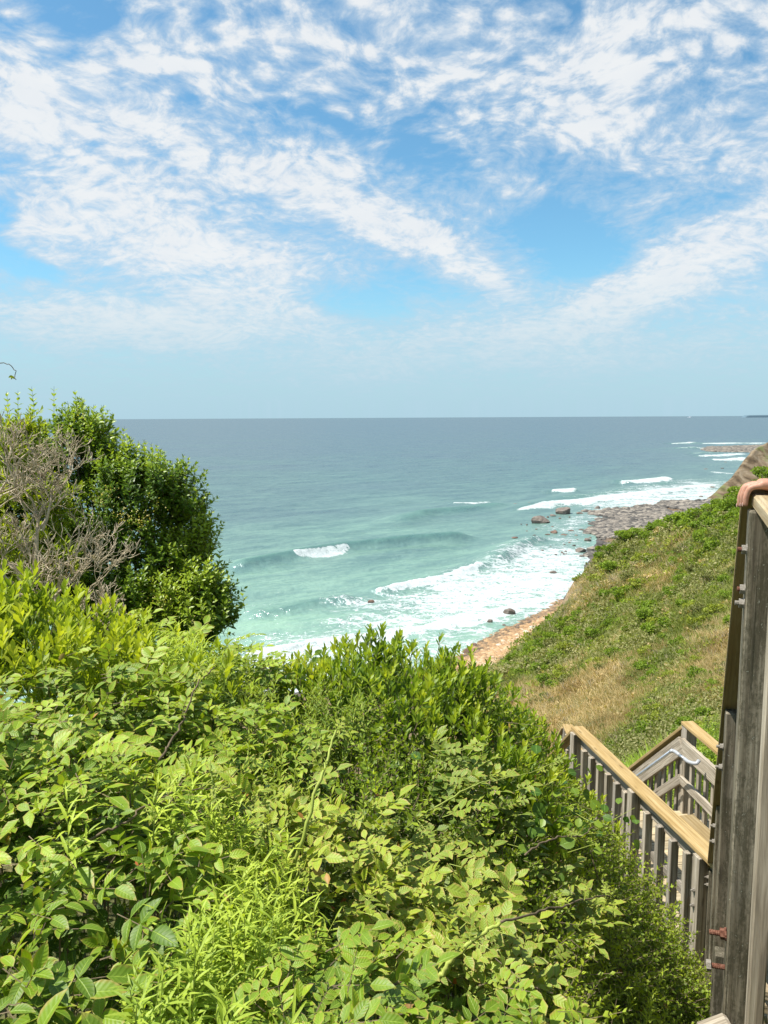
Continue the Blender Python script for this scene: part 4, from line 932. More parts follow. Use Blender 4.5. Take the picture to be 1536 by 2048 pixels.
# species seeds: photo px, py, depth -> shrub
SEEDS = [
    ('bay_y', 60, 1260, 2.6, 'bayberry_shrub', 'bright yellow-green bayberry shrub with upright leaves at the left edge below the dead twigs', 'bush'),
    ('bay_y', 230, 1290, 2.7, 'bayberry_shrub', 'yellow-green bayberry shrub between the left edge and the dark privet foot', 'bush'),
    ('rose', 200, 1430, 2.2, 'rose_bush', 'light green rose bush with broad sunlit leaves in the left middle of the hedge', 'bush'),
    ('rose', 420, 1400, 2.45, 'rose_bush', 'lime green rose bush just below the dark privet, with arching tan stem', 'bush'),
    ('rose', 60, 1620, 1.65, 'rose_bush', 'mid green rose bush at the left edge halfway down the hedge', 'bush'),
    ('rose', 330, 1660, 1.75, 'rose_bush', 'mid green rose bush above the pale feathery goldenrod clump', 'bush'),
    ('rosebig', 70, 1900, 1.25, 'rose_bush', 'large leaved bush with veined leaves in the bottom left corner', 'bush'),
    ('narrow', 365, 1890, 1.4, 'goldenrod_clump', 'pale feathery goldenrod clump with narrow leaves at the bottom', 'plant'),
    ('narrow2', 590, 1440, 2.9, 'goldenrod_clump', 'fine leaved green goldenrod stand at the crest left of the middle bayberry', 'plant'),
    ('narrow2', 560, 1570, 2.2, 'goldenrod_clump', 'dark green narrow leaved stems in the middle of the hedge', 'plant'),
    ('narrow', 345, 1290, 2.95, 'goldenrod_clump', 'small lime goldenrod tuft at the foot of the privet bush', 'plant'),
    ('rose', 560, 1350, 3.7, 'rose_bush', 'low pale green rose along the hedge crest right of the privet foot', 'bush'),
    ('bay', 740, 1350, 3.6, 'bayberry_shrub', 'bayberry shrub with upright shoots against the surf in the centre', 'bush'),
    ('bay', 900, 1380, 3.3, 'bayberry_shrub', 'tall glossy bayberry shrub at the crest beside the cobble beach', 'bush'),
    ('bay', 960, 1480, 3.1, 'bayberry_shrub', 'dark green bayberry shrub right of centre below the crest', 'bush'),
    ('bay', 1080, 1510, 3.75, 'bayberry_shrub', 'bayberry sprigs leaning towards the far end of the balustrade', 'bush'),
    ('small', 700, 1560, 2.4, 'honeysuckle_tangle', 'small leaved honeysuckle tangle with brown stems in the hedge centre', 'shrub'),
    ('rosegrey', 800, 1700, 2.1, 'rose_bush', 'grey-green sprawling rose with brown edged leaves right of the long green cane', 'bush'),
    ('rosegrey', 980, 1640, 2.5, 'rose_bush', 'grey-green rose with browned leaves facing the railing', 'bush'),
    ('rosegrey', 640, 1790, 1.75, 'rose_bush', 'soft green rose bush just right of the pale goldenrod', 'bush'),
    ('rose', 900, 1960, 1.55, 'rose_bush', 'bright green rose bush at the bottom edge right of centre', 'bush'),
    ('rose', 640, 1980, 1.4, 'rose_bush', 'yellow-green rose bush at the bottom edge in the middle', 'bush'),
    ('rosegrey', 820, 1840, 1.75, 'rose_bush', 'grey-green rose bush low in the hedge crossed by a thick green cane', 'bush'),
    ('small', 1120, 1640, 3.2, 'honeysuckle_tangle', 'honeysuckle tangle with small leaves beside the balustrade posts', 'shrub'),
    ('small', 1200, 1800, 3.5, 'honeysuckle_tangle', 'dark small leaved honeysuckle falling down beside the landing railing', 'shrub'),
    ('small', 1130, 1960, 2.3, 'honeysuckle_tangle', 'shaded small leaved honeysuckle low at the right of the hedge', 'shrub'),
    ('small', 1330, 1960, 3.7, 'honeysuckle_tangle', 'light green honeysuckle at the foot of the nearest balustrade post', 'shrub'),
    ('narrow3', 1180, 2020, 2.5, 'goldenrod_clump', 'shaded narrow leaved plants at the bottom edge right of centre', 'plant'),
]
def build_hedge():
    seeds = [P(s[1], s[2], s[3])[:2] for s in SEEDS]; seeds = np.array(seeds)
    N = 150000
    x = rng.uniform(-3.4, 2.6, N); y = rng.uniform(.75, 5.7, N)
    e = .03; z = can_f(x, y); gx = (can_f(x + e, y) - z) / e; gy = (can_f(x, y + e) - z) / e
    w = np.sqrt(1 + gx ** 2 + gy ** 2); w = np.minimum(w, 5)
    d = np.stack([x, y, z - EYE], -1) @ CM; px = 768 + F * d[:, 0] / -d[:, 2]; py = 1024 - F * d[:, 1] / -d[:, 2]
    inside = (px > -120) & (px < 1560) & (py < 2300) & (-d[:, 2] > .5)
    dens = np.where(inside, 1.0, np.where((px > -560) & (px < 1560) & (-d[:, 2] > .5), .38, .12)) * np.minimum(1, w / 2.6)
    # thin out the far side of the crest, which nothing sees
    facing = (-gx * (0 - x) + -gy * (0 - y) + (EYE - z)) / np.hypot(np.hypot(x, y), EYE - z)
    dens = np.where(facing < -.15, dens * .25, dens)
    dens = np.where((x > 1.15 + .2 * y) & (y < 3.4), 0, dens)          # stay clear of the stairs
    hole = fbm2(x, y, 6.5, 3, 51.); dens = dens * np.where(hole < .40, .30, 1.)
    keep = rng.random(N) < dens
    x, y, z, gx, gy, w = [a[keep] for a in (x, y, z, gx, gy, w)]
    nor = nrm(np.stack([-gx, -gy, np.ones_like(gx)], -1)); nor[:, 2] = np.maximum(nor[:, 2], .2); nor = nrm(nor)
    wx = x + (fbm2(x, y, 2.5, 3, 11.) - .5) * .7; wy = y + (fbm2(x, y, 2.5, 3, 15.) - .5) * .7
    D2 = (wx[:, None] - seeds[None, :, 0]) ** 2 + (wy[:, None] - seeds[None, :, 1]) ** 2
    D2[:, 10] *= 7; D2[:, 8] *= 2.; D2[:, 9] *= 2.2; D2[:, 7] *= 1.15; D2[:, 27] *= 2
    own = D2.argmin(1)
    print('hedge sprig candidates', len(x))
    for i, (sp, spx, spy, sY, name, label, cat) in enumerate(SEEDS):
        m = np.where(own == i)[0]
        if len(m) < 3: print('empty seed', i, label); continue
        cnt = {'rose': .74, 'rosebig': .50, 'rosegrey': .74, 'bay': .60, 'bay_y': .72, 'narrow': .42, 'narrow2': .42, 'narrow3': .3, 'small': .80}[sp]
        m = m[rng.random(len(m)) < cnt]
        n = len(m); dep = rng.random(n) ** 1.4 * {'narrow': .10, 'rosebig': .22}.get(sp, .26)
        dep[rng.random(n) < .10] *= -.25
        deep_ = rng.random(n) < .22; dep[deep_] = rng.uniform(.25, .75, deep_.sum())
        S = np.stack([x[m], y[m], z[m]], -1) - nor[m] * dep[:, None]
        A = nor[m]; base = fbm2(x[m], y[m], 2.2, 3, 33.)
        r0 = np.clip(.66 + (base - .5) * 1.0 - dep * 1.9 + rng.normal(0, .12, n), .03, .97)  # young lime leaves on top; shade of the gaps put into deeper leaves' tone
        o = seeds[i]; g = float(terrain(np.array([o[0]]), np.array([o[1]]))[0])
        E = empty(name, (o[0], o[1], g), label, cat)
        St = []
        if sp in ('rose', 'rosegrey', 'rosebig'):
            L = Leaves(T_BIG if sp == 'rosebig' else T_ROSE)
            # leaves radiate from twig tips: several per tip
            tip = S; 
            a = A + rvec(n, .85); a[:, 2] = a[:, 2] * .45
            size = rng.uniform(.028, .044, n) * (1.28 if sp == 'rosebig' else 1.0) * np.clip(.85 + .08 * y[m], .9, 1.15) * np.clip(rng.lognormal(0, .2, n), .6, 1.6)
            if sp == 'rosegrey': size *= 1.05
            sp_rose(L, St, tip, a, size, r0, 2 if sp == 'rosebig' else 3)
            sp_whorl(L, St, tip[::4], A[::4] + rvec(len(tip[::4]), .3), size[::4] * 1.0, np.clip(r0[::4] + .15, 0, 1), 5, .9, .6)
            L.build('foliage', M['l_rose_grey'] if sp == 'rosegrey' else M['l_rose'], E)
        elif sp in ('bay', 'bay_y'):
            L = Leaves(T_BAY); up = A * .35 + np.array([0, 0, 1.]) + rvec(n, .22)
            sp_whorl(L, St, S, up, rng.uniform(.042, .060, n), r0, 8, .62, .95)
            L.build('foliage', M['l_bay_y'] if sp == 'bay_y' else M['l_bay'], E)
        elif sp in ('narrow', 'narrow2', 'narrow3'):
            L = Leaves(T_LIN if sp == 'narrow' else leaf_tpl(3, lin, .10, .25, .2)); up = A * .4 + np.array([0, 0, 1.]) + rvec(n, .2)
            S2 = S - np.array([0, 0, 1.]) * .10
            sp_narrow(L, St, S2, up, rng.uniform(.055, .085, n) * (1 if sp == 'narrow' else .62), r0, 20, .2 if sp == 'narrow' else .16)
            L.build('foliage', M['l_narrow'] if sp == 'narrow' else M['l_rose'] if sp == 'narrow2' else M['l_small'], E)
        else:
            L = Leaves(T_SML); a = A + rvec(n, .8)
            sp_shoot(L, St, S, a, rng.uniform(.019, .034, n), r0, 6, .8)
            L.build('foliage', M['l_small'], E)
        # woody stems rising from the ground
        k = min(n, 14); pick = rng.choice(n, k, replace=False)
        p1 = S[pick] - nor[m][pick] * .03; gz = terrain(p1[:, 0], p1[:, 1]); p0 = np.stack([p1[:, 0] + rng.normal(0, .1, k), p1[:, 1] + .05 + rng.normal(0, .1, k), gz], -1)
        mid = (p0 + p1) / 2 + rvec(k, .05)
        St2 = [(p0, mid, np.full(k, .006), np.full(k, .0045)), (mid, p1, np.full(k, .0045), np.full(k, .002))]
        build_stems(St + St2, M['stem_brown'] if sp in ('small', 'bay', 'rose', 'rosebig') else M['stem_green'], E, 'stems', 3)
        if sp in ('rose', 'rosegrey', 'rosebig', 'small'):
            kk = max(3, int(n * (.10 if sp == 'rosegrey' else .035))); pk = rng.choice(n, min(n, kk), replace=False); Lw = Leaves(T_ROSE)
            Lw.add(S[pk] + rvec(len(pk), .02), rvec(len(pk)), rvec(len(pk), .8) + LIGHT, rng.uniform(.018, .034, len(pk)), rng.random(len(pk))); Lw.build('withered_leaves', M['withered'], E)

def add_to(E, L, St, lm, sm):
    L.build('foliage', lm, E); build_stems(St, sm, E, 'stems', 4)
def ray_stick(E, name, ctrl, r0, r1, mat, n=30, leaves=None):
    pts = curve_pts([P(*c) for c in ctrl], n)
    pts[1:-1] += rvec(len(pts) - 2, .002)
    v, f, t = polytube(pts, r0, r1, 7); mesh_obj(name, v, [f, t], mat, E, smooth=True)
def build_hedge_extras():
    # shoots of the crest bayberries standing clear against the surf
    E = empty('bayberry_shoots', P(700, 1380, 3.7), 'upright bayberry shoots with clear outlines standing against the white surf', 'plant')
    L = Leaves(T_BAY); St = []
    S = []; sz = []
    for (px, py, Y, k) in [(700, 1290, 3.7, 7), (715, 1283, 3.7, 6), (735, 1300, 3.7, 6), (680, 1310, 3.7, 5), (780, 1300, 3.65, 5), (765, 1315, 3.6, 5), (655, 1318, 3.75, 4), (800, 1325, 3.6, 3), (880, 1300, 3.5, 4), (905, 1305, 3.5, 5), (890, 1325, 3.45, 6), (925, 1318, 3.4, 5), (945, 1330, 3.4, 4), (850, 1345, 3.45, 5), (860, 1332, 3.5, 3), (960, 1365, 3.4, 5), (985, 1385, 3.5, 5), (1010, 1400, 3.6, 4), (1040, 1430, 3.7, 4), (1090, 1462, 3.8, 4), (1075, 1455, 3.8, 3), (1100, 1478, 3.8, 3), (640, 1335, 3.7, 4), (720, 1330, 3.6, 6), (750, 1340, 3.6, 5)]:
        q = P(px, py, Y)
        for j in range(k):
            S.append(q + np.array([rng.normal(0, .012), rng.normal(0, .03), -.045 * j + .0])); sz.append(rng.uniform(.042, .055))
    S = np.array(S); n = len(S)
    sp_whorl(L, St, S, np.array([[0, 0, 1.]]) + rvec(n, .12), np.array(sz), rng.uniform(.35, .85, n), 7, .55, 1.0)
    add_to(E, L, St, M['l_bay'], M['stem_brown'])
    canes = [
        ('tall green rose cane arching up in the hedge centre', [(575, 1775, 1.9), (605, 1680, 1.9), (640, 1560, 1.95), (655, 1515, 2.0), (672, 1460, 2.05)], .0042, .0022, 'stem_green'),
        ('thick green cane rising from the bottom right to a leafy tip', [(876, 1955, 1.62), (930, 1893, 1.62), (1000, 1845, 1.65)], .0045, .003, 'stem_green'),
        ('thorny brown cane reaching right towards the balustrade', [(1000, 1845, 1.65), (1080, 1822, 1.8), (1140, 1808, 1.9), (1205, 1790, 2.05), (1222, 1798, 2.1)], .0024, .0010, 'stem_brown'),
        ('bent tan cane over the dark leaves near the railing', [(1050, 1710, 2.3), (1085, 1685, 2.4), (1130, 1672, 2.5), (1165, 1670, 2.6), (1188, 1655, 2.65)], .0026, .0012, 'stem_brown'),
        ('thin yellow-green cane above the browned rose leaves', [(870, 1615, 2.3), (950, 1570, 2.5), (1000, 1558, 2.6), (1060, 1545, 2.8), (1120, 1520, 3.0)], .0022, .001, 'stem_green'),
        ('short curved green cane left of the tall one', [(507, 1750, 1.8), (515, 1700, 1.8), (528, 1655, 1.82), (540, 1648, 1.84)], .003, .0018, 'stem_green'),
        ('pale bare twig crossing the left roses', [(318, 1520, 2.0), (345, 1480, 2.05), (370, 1430, 2.1), (395, 1370, 2.15), (430, 1335, 2.2)], .0028, .0014, 'stem_brown'),
        ('low bare twig under the left roses', [(170, 1685, 1.7), (215, 1660, 1.72), (260, 1640, 1.75), (290, 1610, 1.8), (330, 1590, 1.85), (400, 1578, 1.9), (460, 1575, 1.95)], .0026, .001, 'stem_brown'),
        ('thin upright stem in the middle left of the hedge', [(440, 1720, 1.85), (432, 1620, 1.85), (424, 1560, 1.88), (420, 1520, 1.9)], .002, .0014, 'stem_green'),
        ('lower curved tan cane by the dark gap', [(1080, 1980, 2.0), (1040, 1965, 1.9), (990, 1985, 1.8)], .002, .001, 'stem_brown'),
        ('slender rose cane arching in the right of the hedge', [(1180, 1700, 2.9), (1200, 1760, 2.9), (1240, 1810, 3.0)], .002, .001, 'stem_brown'),
    ]
    for lab, c, r0, r1, mt in canes:
        c = [(a, b_, y_ - .14) for a, b_, y_ in c]; r0 *= 1.25; r1 *= 1.3
        e = P(*c[0]); o = empty('rose_cane', e, lab, 'stem')
        ray_stick(o, 'cane', c, r0, r1, M[mt])
        tip = P(*c[-1]); L = Leaves(T_ROSE); St = []
        k = 7; cp = curve_pts([P(*q) for q in c], 20); pts = cp[rng.integers(len(cp) // 2, len(cp), k)]
        sp_rose(L, St, pts, rvec(k, 1.) + np.array([0, 0, .5]), rng.uniform(.015, .026, k), rng.uniform(.5, .95, k), 2)
        add_to(o, L, St, M['l_rose_grey'], M['stem_green'])
    # round leaved greenbrier near the balustrade
    E = empty('greenbrier_vine', P(1100, 1650, 3.3), 'greenbrier vine with round glossy leaves in front of the balustrade', 'vine')
    L = Leaves(T_RND); S = []
    for (px, py, Y) in [(1120, 1690, 2.6), (1088, 1655, 2.6), (1135, 1705, 2.65), (1060, 1700, 2.5), (1105, 1545, 3.2), (1060, 1500, 3.3), (1000, 1475, 3.2), (1150, 1660, 2.9), (1140, 1620, 3.0), (1085, 1635, 2.7), (1165, 1585, 3.3), (1090, 1600, 2.9), (1020, 1720, 2.4), (990, 1570, 2.8), (860, 1560, 2.6), (1180, 1640, 3.2), (1165, 1620, 3.2), (1060, 1560, 3.0), (1200, 1620, 3.4), (1225, 1640, 3.5)]:
        S.append(P(px, py, Y))
    S = np.array(S); n = len(S); L.add(S, rvec(n, 1.) * np.array([1, .4, .6]), nrm(np.array([[0, -.7, .8]]) + rvec(n, .35)), rng.uniform(.045, .065, n), rng.random(n))
    n2 = 60; S2 = S[rng.integers(0, n, n2)] + rvec(n2, .09); L.add(S2, rvec(n2), np.array([[0, -.5, .9]]) + rvec(n2, .4), rng.uniform(.03, .05, n2), rng.random(n2))
    St = [(S[:-1], S[1:], np.full(n - 1, .0012), np.full(n - 1, .001))]
    add_to(E, L, [(S, S + rvec(n, .05), np.full(n, .0012), np.full(n, .001))], M['l_round'], M['stem_green'])

# ================================================================== ellipsoid bushes
def ell_points(lumps, N, depth=.12):
    """points on the union of lumps (centre, radii) with their outward normals"""
    C = np.array([l[0] for l in lumps]); Rr = np.array([l[1] for l in lumps])
    area = (Rr[:, 0] * Rr[:, 2] + Rr[:, 1] * Rr[:, 2] + Rr[:, 0] * Rr[:, 1]); k = rng.choice(len(C), N, p=area / area.sum())
    u = nrm(rvec(N)); p = C[k] + u * Rr[k]; n = nrm(u / Rr[k])
    ins = np.zeros(N, bool)
    for j in range(len(C)):
        q = ((p - C[j]) / Rr[j]); ins |= ((q ** 2).sum(-1) < .86) & (k != j)
    p, n = p[~ins], n[~ins]
    nz = (fbm(p * 3.2, 3) - .5) * .30 + (fbm(p * 9, 2) - .5) * .10
    p = p + n * nz[:, None] - n * (rng.random(len(p)) ** 1.3 * depth)[:, None]
    return p, n
def build_left_bushes():
    def lump(px, py, Y, rx, rz, ry=None):
        c = P(px, py, Y); s = Y / F; return (c, np.array([rx * s, (ry or rx) * s * .8, rz * s]))
    lumps = [lump(70, 960, 5.0, 120, 110), lump(170, 970, 5.0, 85, 100), lump(255, 1020, 4.9, 95, 110), lump(335, 1040, 4.85, 72, 95), lump(180, 1110, 4.9, 140, 120), lump(330, 1120, 4.8, 90, 90), lump(290, 1190, 4.75, 130, 75), lump(400, 1200, 4.65, 75, 75), lump(370, 1235, 4.6, 95, 60), lump(-80, 1000, 5, 130, 130), lump(60, 1150, 4.9, 140, 100), lump(425, 1250, 4.65, 40, 45), lump(330, 1080, 5.15, 70, 140, 60), lump(250, 1060, 5.1, 110, 130, 60), lump(395, 1120, 4.9, 45, 70), lump(150, 900, 5.1, 70, 70), lump(200, 1220, 4.9, 120, 60)]
    g = P(230, 1300, 5.0)
    E = empty('privet_bush', (g[0], g[1], float(terrain(g[:1], g[1:2])[0])), 'tall dark green privet bush leaning over the sea at the left', 'bush')
    p, n = ell_points(lumps, 21000, .24)
    face = (n * nrm(C0 - p)).sum(-1); keep = (face > -.35) | (rng.random(len(p)) < .3); p, n = p[keep], n[keep]
    # a dark hollow on the right side
    h = P(330, 1065, 4.45); hol = np.linalg.norm((p - h) / np.array([.12, .35, .17]), axis=-1) < 1; p, n = p[~hol], n[~hol]
    N = len(p); print('privet shoots', N)
    L = Leaves(T_PRI); St = []
    A = n * .55 + np.array([0, 0, .75]) + rvec(N, .28)
    sp_shoot(L, St, p, A, rng.uniform(.034, .052, N), np.clip(.35 + (fbm(p * 2.5, 3) - .5) * 1.3 + .35 * np.clip(n[:, 2], 0, 1) + rng.normal(0, .08, N), 0, 1), 5, .55)  # upward-facing shoots toned brighter, light from above put into the leaf colour
    # long top shoots
    tops = [(108, 795, 5.0, 8), (152, 803, 5.0, 8), (186, 828, 5.0, 7), (247, 872, 4.9, 7), (322, 912, 4.85, 6), (290, 905, 4.85, 5), (225, 888, 4.9, 5), (65, 790, 5.0, 6), (15, 800, 5.0, 6), (36, 795, 5.1, 5), (362, 940, 4.85, 5), (395, 985, 4.8, 4), (410, 1060, 4.8, 4), (440, 1100, 4.7, 5), (455, 1150, 4.7, 4), (485, 1190, 4.65, 3), (130, 830, 5, 6), (205, 860, 4.95, 6), (265, 890, 4.9, 6), (345, 935, 4.85, 5)]
    for (px, py, Y, k) in tops:
        q = P(np.array([px]), np.array([py]), np.array([Y])); sz = np.array([.055]); a = np.array([[rng.normal(0, .08), 0, 1.]])
        sp_shoot(L, St, q - a * .04 * .6 * k, a, sz, np.array([.75]), k, .6)
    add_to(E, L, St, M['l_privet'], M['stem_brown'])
    # creamy flower heads
    fl = []
    for (px, py, Y, k) in [(290, 1040, 4.55, 60), (262, 1048, 4.55, 50), (200, 1000, 4.6, 40), (240, 1030, 4.5, 40), (215, 985, 4.6, 40), (325, 1203, 4.35, 50), (180, 1060, 4.5, 30), (320, 1010, 4.6, 25), (170, 770 + 60, 4.9, 30), (385, 1250, 4.3, 20)]:
        q = P(px, py, Y); fl.append(q + rvec(k, 1) * np.array([.035, .03, .03]))
    fl = np.vstack(fl); n_ = len(fl); Lf = Leaves(T_SML); Lf.add(fl, rvec(n_), rvec(n_) + LIGHT, np.full(n_, .012), rng.random(n_))
    Lf.build('flower_heads', mat_leaf('privet_flower', [(.42, .40, .26), (.58, .54, .36), (.7, .66, .5)], veins=0, trans=.3), E)
    # trunk and limbs
    base = np.array([g[0], g[1], float(terrain(g[:1], g[1:2])[0]) - .1]); St = []
    for l in lumps:
        for _ in range(4):
            t = l[0] + np.clip(rvec(1, .35)[0], -.55, .55) * l[1]; m = (base + t) / 2 + rvec(1, .08)[0] + np.array([0, 0, -.1]); b0 = base + rvec(1, .06)[0] * np.array([1, 1, 0])
            pts = curve_pts([b0, m, t], 10); r = np.linspace(.022, .005, len(pts)); St.append((pts[:-1], pts[1:], r[:-1], r[1:]))
    build_stems(St, M['stem_brown'], E, 'trunk', 6)
    # yellowing shrub behind the dead twigs
    lumps = [lump(20, 950, 4.45, 90, 110), lump(70, 1010, 4.4, 95, 90), lump(0, 1090, 4.3, 130, 110), lump(100, 1120, 4.3, 70, 60), lump(40, 870, 4.5, 60, 50)]
    E = empty('bayberry_shrub', P(30, 1180, 4.4), 'thin yellowish shrub seen through the dead twigs at the left edge', 'bush')
    p, n = ell_points(lumps, 2600, .2); N = len(p); L = Leaves(T_BAY); St = []
    sp_whorl(L, St, p, n * .5 + np.array([0, 0, .8]) + rvec(N, .35), rng.uniform(.032, .048, N), np.clip(.45 + rng.normal(0, .18, N), 0, 1), 6, .8, .9)
    add_to(E, L, St, M['l_bay_y'], M['twig'])
    # dead bare shrubs
    def dead(name, label, starts, tgt_fn, seed, depth=4):
        r_ = np.random.default_rng(seed); segs = [[], [], [], []]
        def grow(p, d, L, r, lv):
            n = 4
            for i in range(n):
                d2 = nrm(d + r_.normal(size=3) * .16 + np.array([.0, 0, .05])); q = p + d2 * L / n; r2 = r * (1 - .35 * (i + 1) / n)
                segs[0].append(p); segs[1].append(q); segs[2].append(r * (1 - .35 * i / n)); segs[3].append(r2)
                if lv > 0 and i >= 1:
                    for _ in range(1 if r_.random() < .85 else 2):
                        a = r_.normal(size=3) * np.array([1, .5, .8]); a = nrm(a - d2 * (a @ d2)); grow(q, nrm(d2 * .9 + a * .75 + np.array([0, 0, .2])), L * r_.uniform(.5, .8), r2 * .66, lv - 1)
                p, d = q, d2
        for s, d, L, r in starts: grow(np.asarray(s, float), nrm(np.asarray(d, float)), L * .60, r * 1.25, depth)
        E = empty(name, starts[0][0], label, 'bush')
        a = [np.array(x) for x in segs]; print(name, len(a[0])); v, f = tubes(a[0], a[1], np.maximum(a[2], .0018), np.maximum(a[3], .0013), 5)
        mesh_obj('branches', v, f, M['twig'], E)
    Y = 3.75
    st = [(P(70, 1290, Y), (.0, .1, 1), .62, .013), (P(70, 1130, Y), (-.15, 0, 1), .5, .009), (P(-10, 1250, Y), (.2, .0, 1), .75, .013), (P(105, 1270, Y), (.15, 0, 1), .5, .009), (P(30, 1000, Y), (.15, 0, 1), .34, .007), (P(85, 1060, Y), (.35, 0, .9), .33, .006), (P(-40, 1050, Y), (.3, 0, 1), .42, .007), (P(60, 1190, Y), (.4, -.1, .8), .42, .007)]
    dead('dead_shrub', 'bare grey dead shrub with many upright twigs at the left edge against the sky', st, None, 5, 4)
    st = [(P(80, 1270, 3.5), (.5, 0, .6), .32, .006), (P(110, 1280, 3.45), (.9, 0, .45), .30, .005), (P(140, 1290, 3.4), (.9, -.1, .3), .28, .005), (P(80, 1265, 3.5), (.1, 0, .8), .30, .006), (P(140, 1240, 3.55), (.8, 0, .7), .33, .006), (P(100, 1200, 3.6), (.9, 0, .8), .34, .006)]
    dead('dead_shrub', 'low spread of fine brown dead twigs over the yellow-green bayberry', st, None, 11, 4)
    # curled vine tip above the horizon
    E = empty('vine_tendril', P(-10, 740, 3.6), 'thin curled vine tip hooked against the sky at the far left', 'vine')
    ray_stick(E, 'stem', [(-40, 740, 3.6), (-5, 727, 3.6), (18, 729, 3.6), (30, 742, 3.6), (28, 756, 3.6), (32, 760, 3.6)], .0022, .0014, M['stem_brown'], 24)
    L = Leaves(T_PRI); q = np.tile(P(26, 752, 3.6), (3, 1)); L.add(q, np.array([[-1, 0, -.2], [-.6, 0, -.8], [.3, 0, -1]]), np.tile([0., -1, .3], (3, 1)), np.array([.025, .02, .016]), np.array([.9, .8, .95]))
    L.build('leaf', M['l_bay_y'], E)

# ================================================================== hillside
def make_hit():
    gx = np.arange(880, 1720, 6.0); gy = np.arange(905, 1640, 6.0); PX, PY = np.meshgrid(gx, gy)
    d = ray(PX, PY); d = d / d[..., 1:2]; Yh = np.full(PX.shape, np.nan); Ys = np.geomspace(9, 145, 110); prev = None
    for k, Y in enumerate(Ys):
        p = C0 + d * Y; z = terrain(p[..., 0], p[..., 1]); below = p[..., 2] - z
        if prev is not None:
            new = np.isnan(Yh) & (below < 0); t = prev / (prev - below + 1e-9)
            Yh = np.where(new, Ys[k - 1] + (Y - Ys[k - 1]) * np.clip(t, 0, 1), Yh)
        prev = below
    def hit(px, py):
        fx = np.clip((px - gx[0]) / 6, 0, len(gx) - 1.001); fy = np.clip((py - gy[0]) / 6, 0, len(gy) - 1.001)
        ix, iy = fx.astype(int), fy.astype(int); a, b = fx - ix, fy - iy
        q = np.stack([Yh[iy, ix], Yh[iy, ix + 1], Yh[iy + 1, ix], Yh[iy + 1, ix + 1]]); w = np.stack([(1 - a) * (1 - b), a * (1 - b), (1 - a) * b, a * b])
        bad = np.isnan(q).any(0) | (np.nanmax(q, 0) > 1.6 * np.nanmin(q, 0))
        Y = (q * w).sum(0); p = P(px, py, np.where(bad, 20, Y)); ok = ~bad
        z = terrain(p[:, 0], p[:, 1]); ok &= sd_shore(p[:, 0], p[:, 1]) > 3; ok &= z > 1.2
        p[:, 2] = z; return p, ok
    return hit
# photo anchors: colour character of the slope (0 green scrub .. 1 dry tan grass), and shrub amount
TAN = [(1000, 1310, .1), (960, 1350, .1), (1050, 1290, .05), (1100, 1250, .05), (1150, 1160, .5), (1140, 1190, 1.), (1170, 1140, .3), (1200, 1100, .0), (1250, 1060, .0), (1350, 1010, .0), (1450, 980, .1), (1300, 1050, .1), (1400, 1060, .0), (1450, 1100, .1), (1230, 1160, .75), (1330, 1160, .8), (1370, 1130, .3), (1280, 1130, .5), (1200, 1230, .15), (1300, 1220, .25), (1400, 1200, .15), (1250, 1270, .3), (1350, 1270, .4), (1420, 1270, .65), (1470, 1300, .7), (1100, 1300, .2), (1180, 1300, .35), (1050, 1350, .35), (1100, 1380, .55), (1020, 1400, .75), (1060, 1440, .9), (1210, 1370, 1.0), (1180, 1410, 1.05), (1150, 1440, 1.05), (1110, 1460, 1.1), (1100, 1490, 1.1), (1230, 1440, .8), (1220, 1490, .5), (1300, 1430, .25), (1330, 1380, .35), (1400, 1350, .6), (1440, 1350, .65), (1350, 1320, .45), (1400, 1420, .2), (1300, 1480, .1), (1240, 1510, .0), (1350, 1500, .1), (1450, 1450, .1), (1280, 1350, .5), (1150, 1350, .4), (1600, 1200, .3), (1600, 1000, .1), (1600, 1450, .3)]
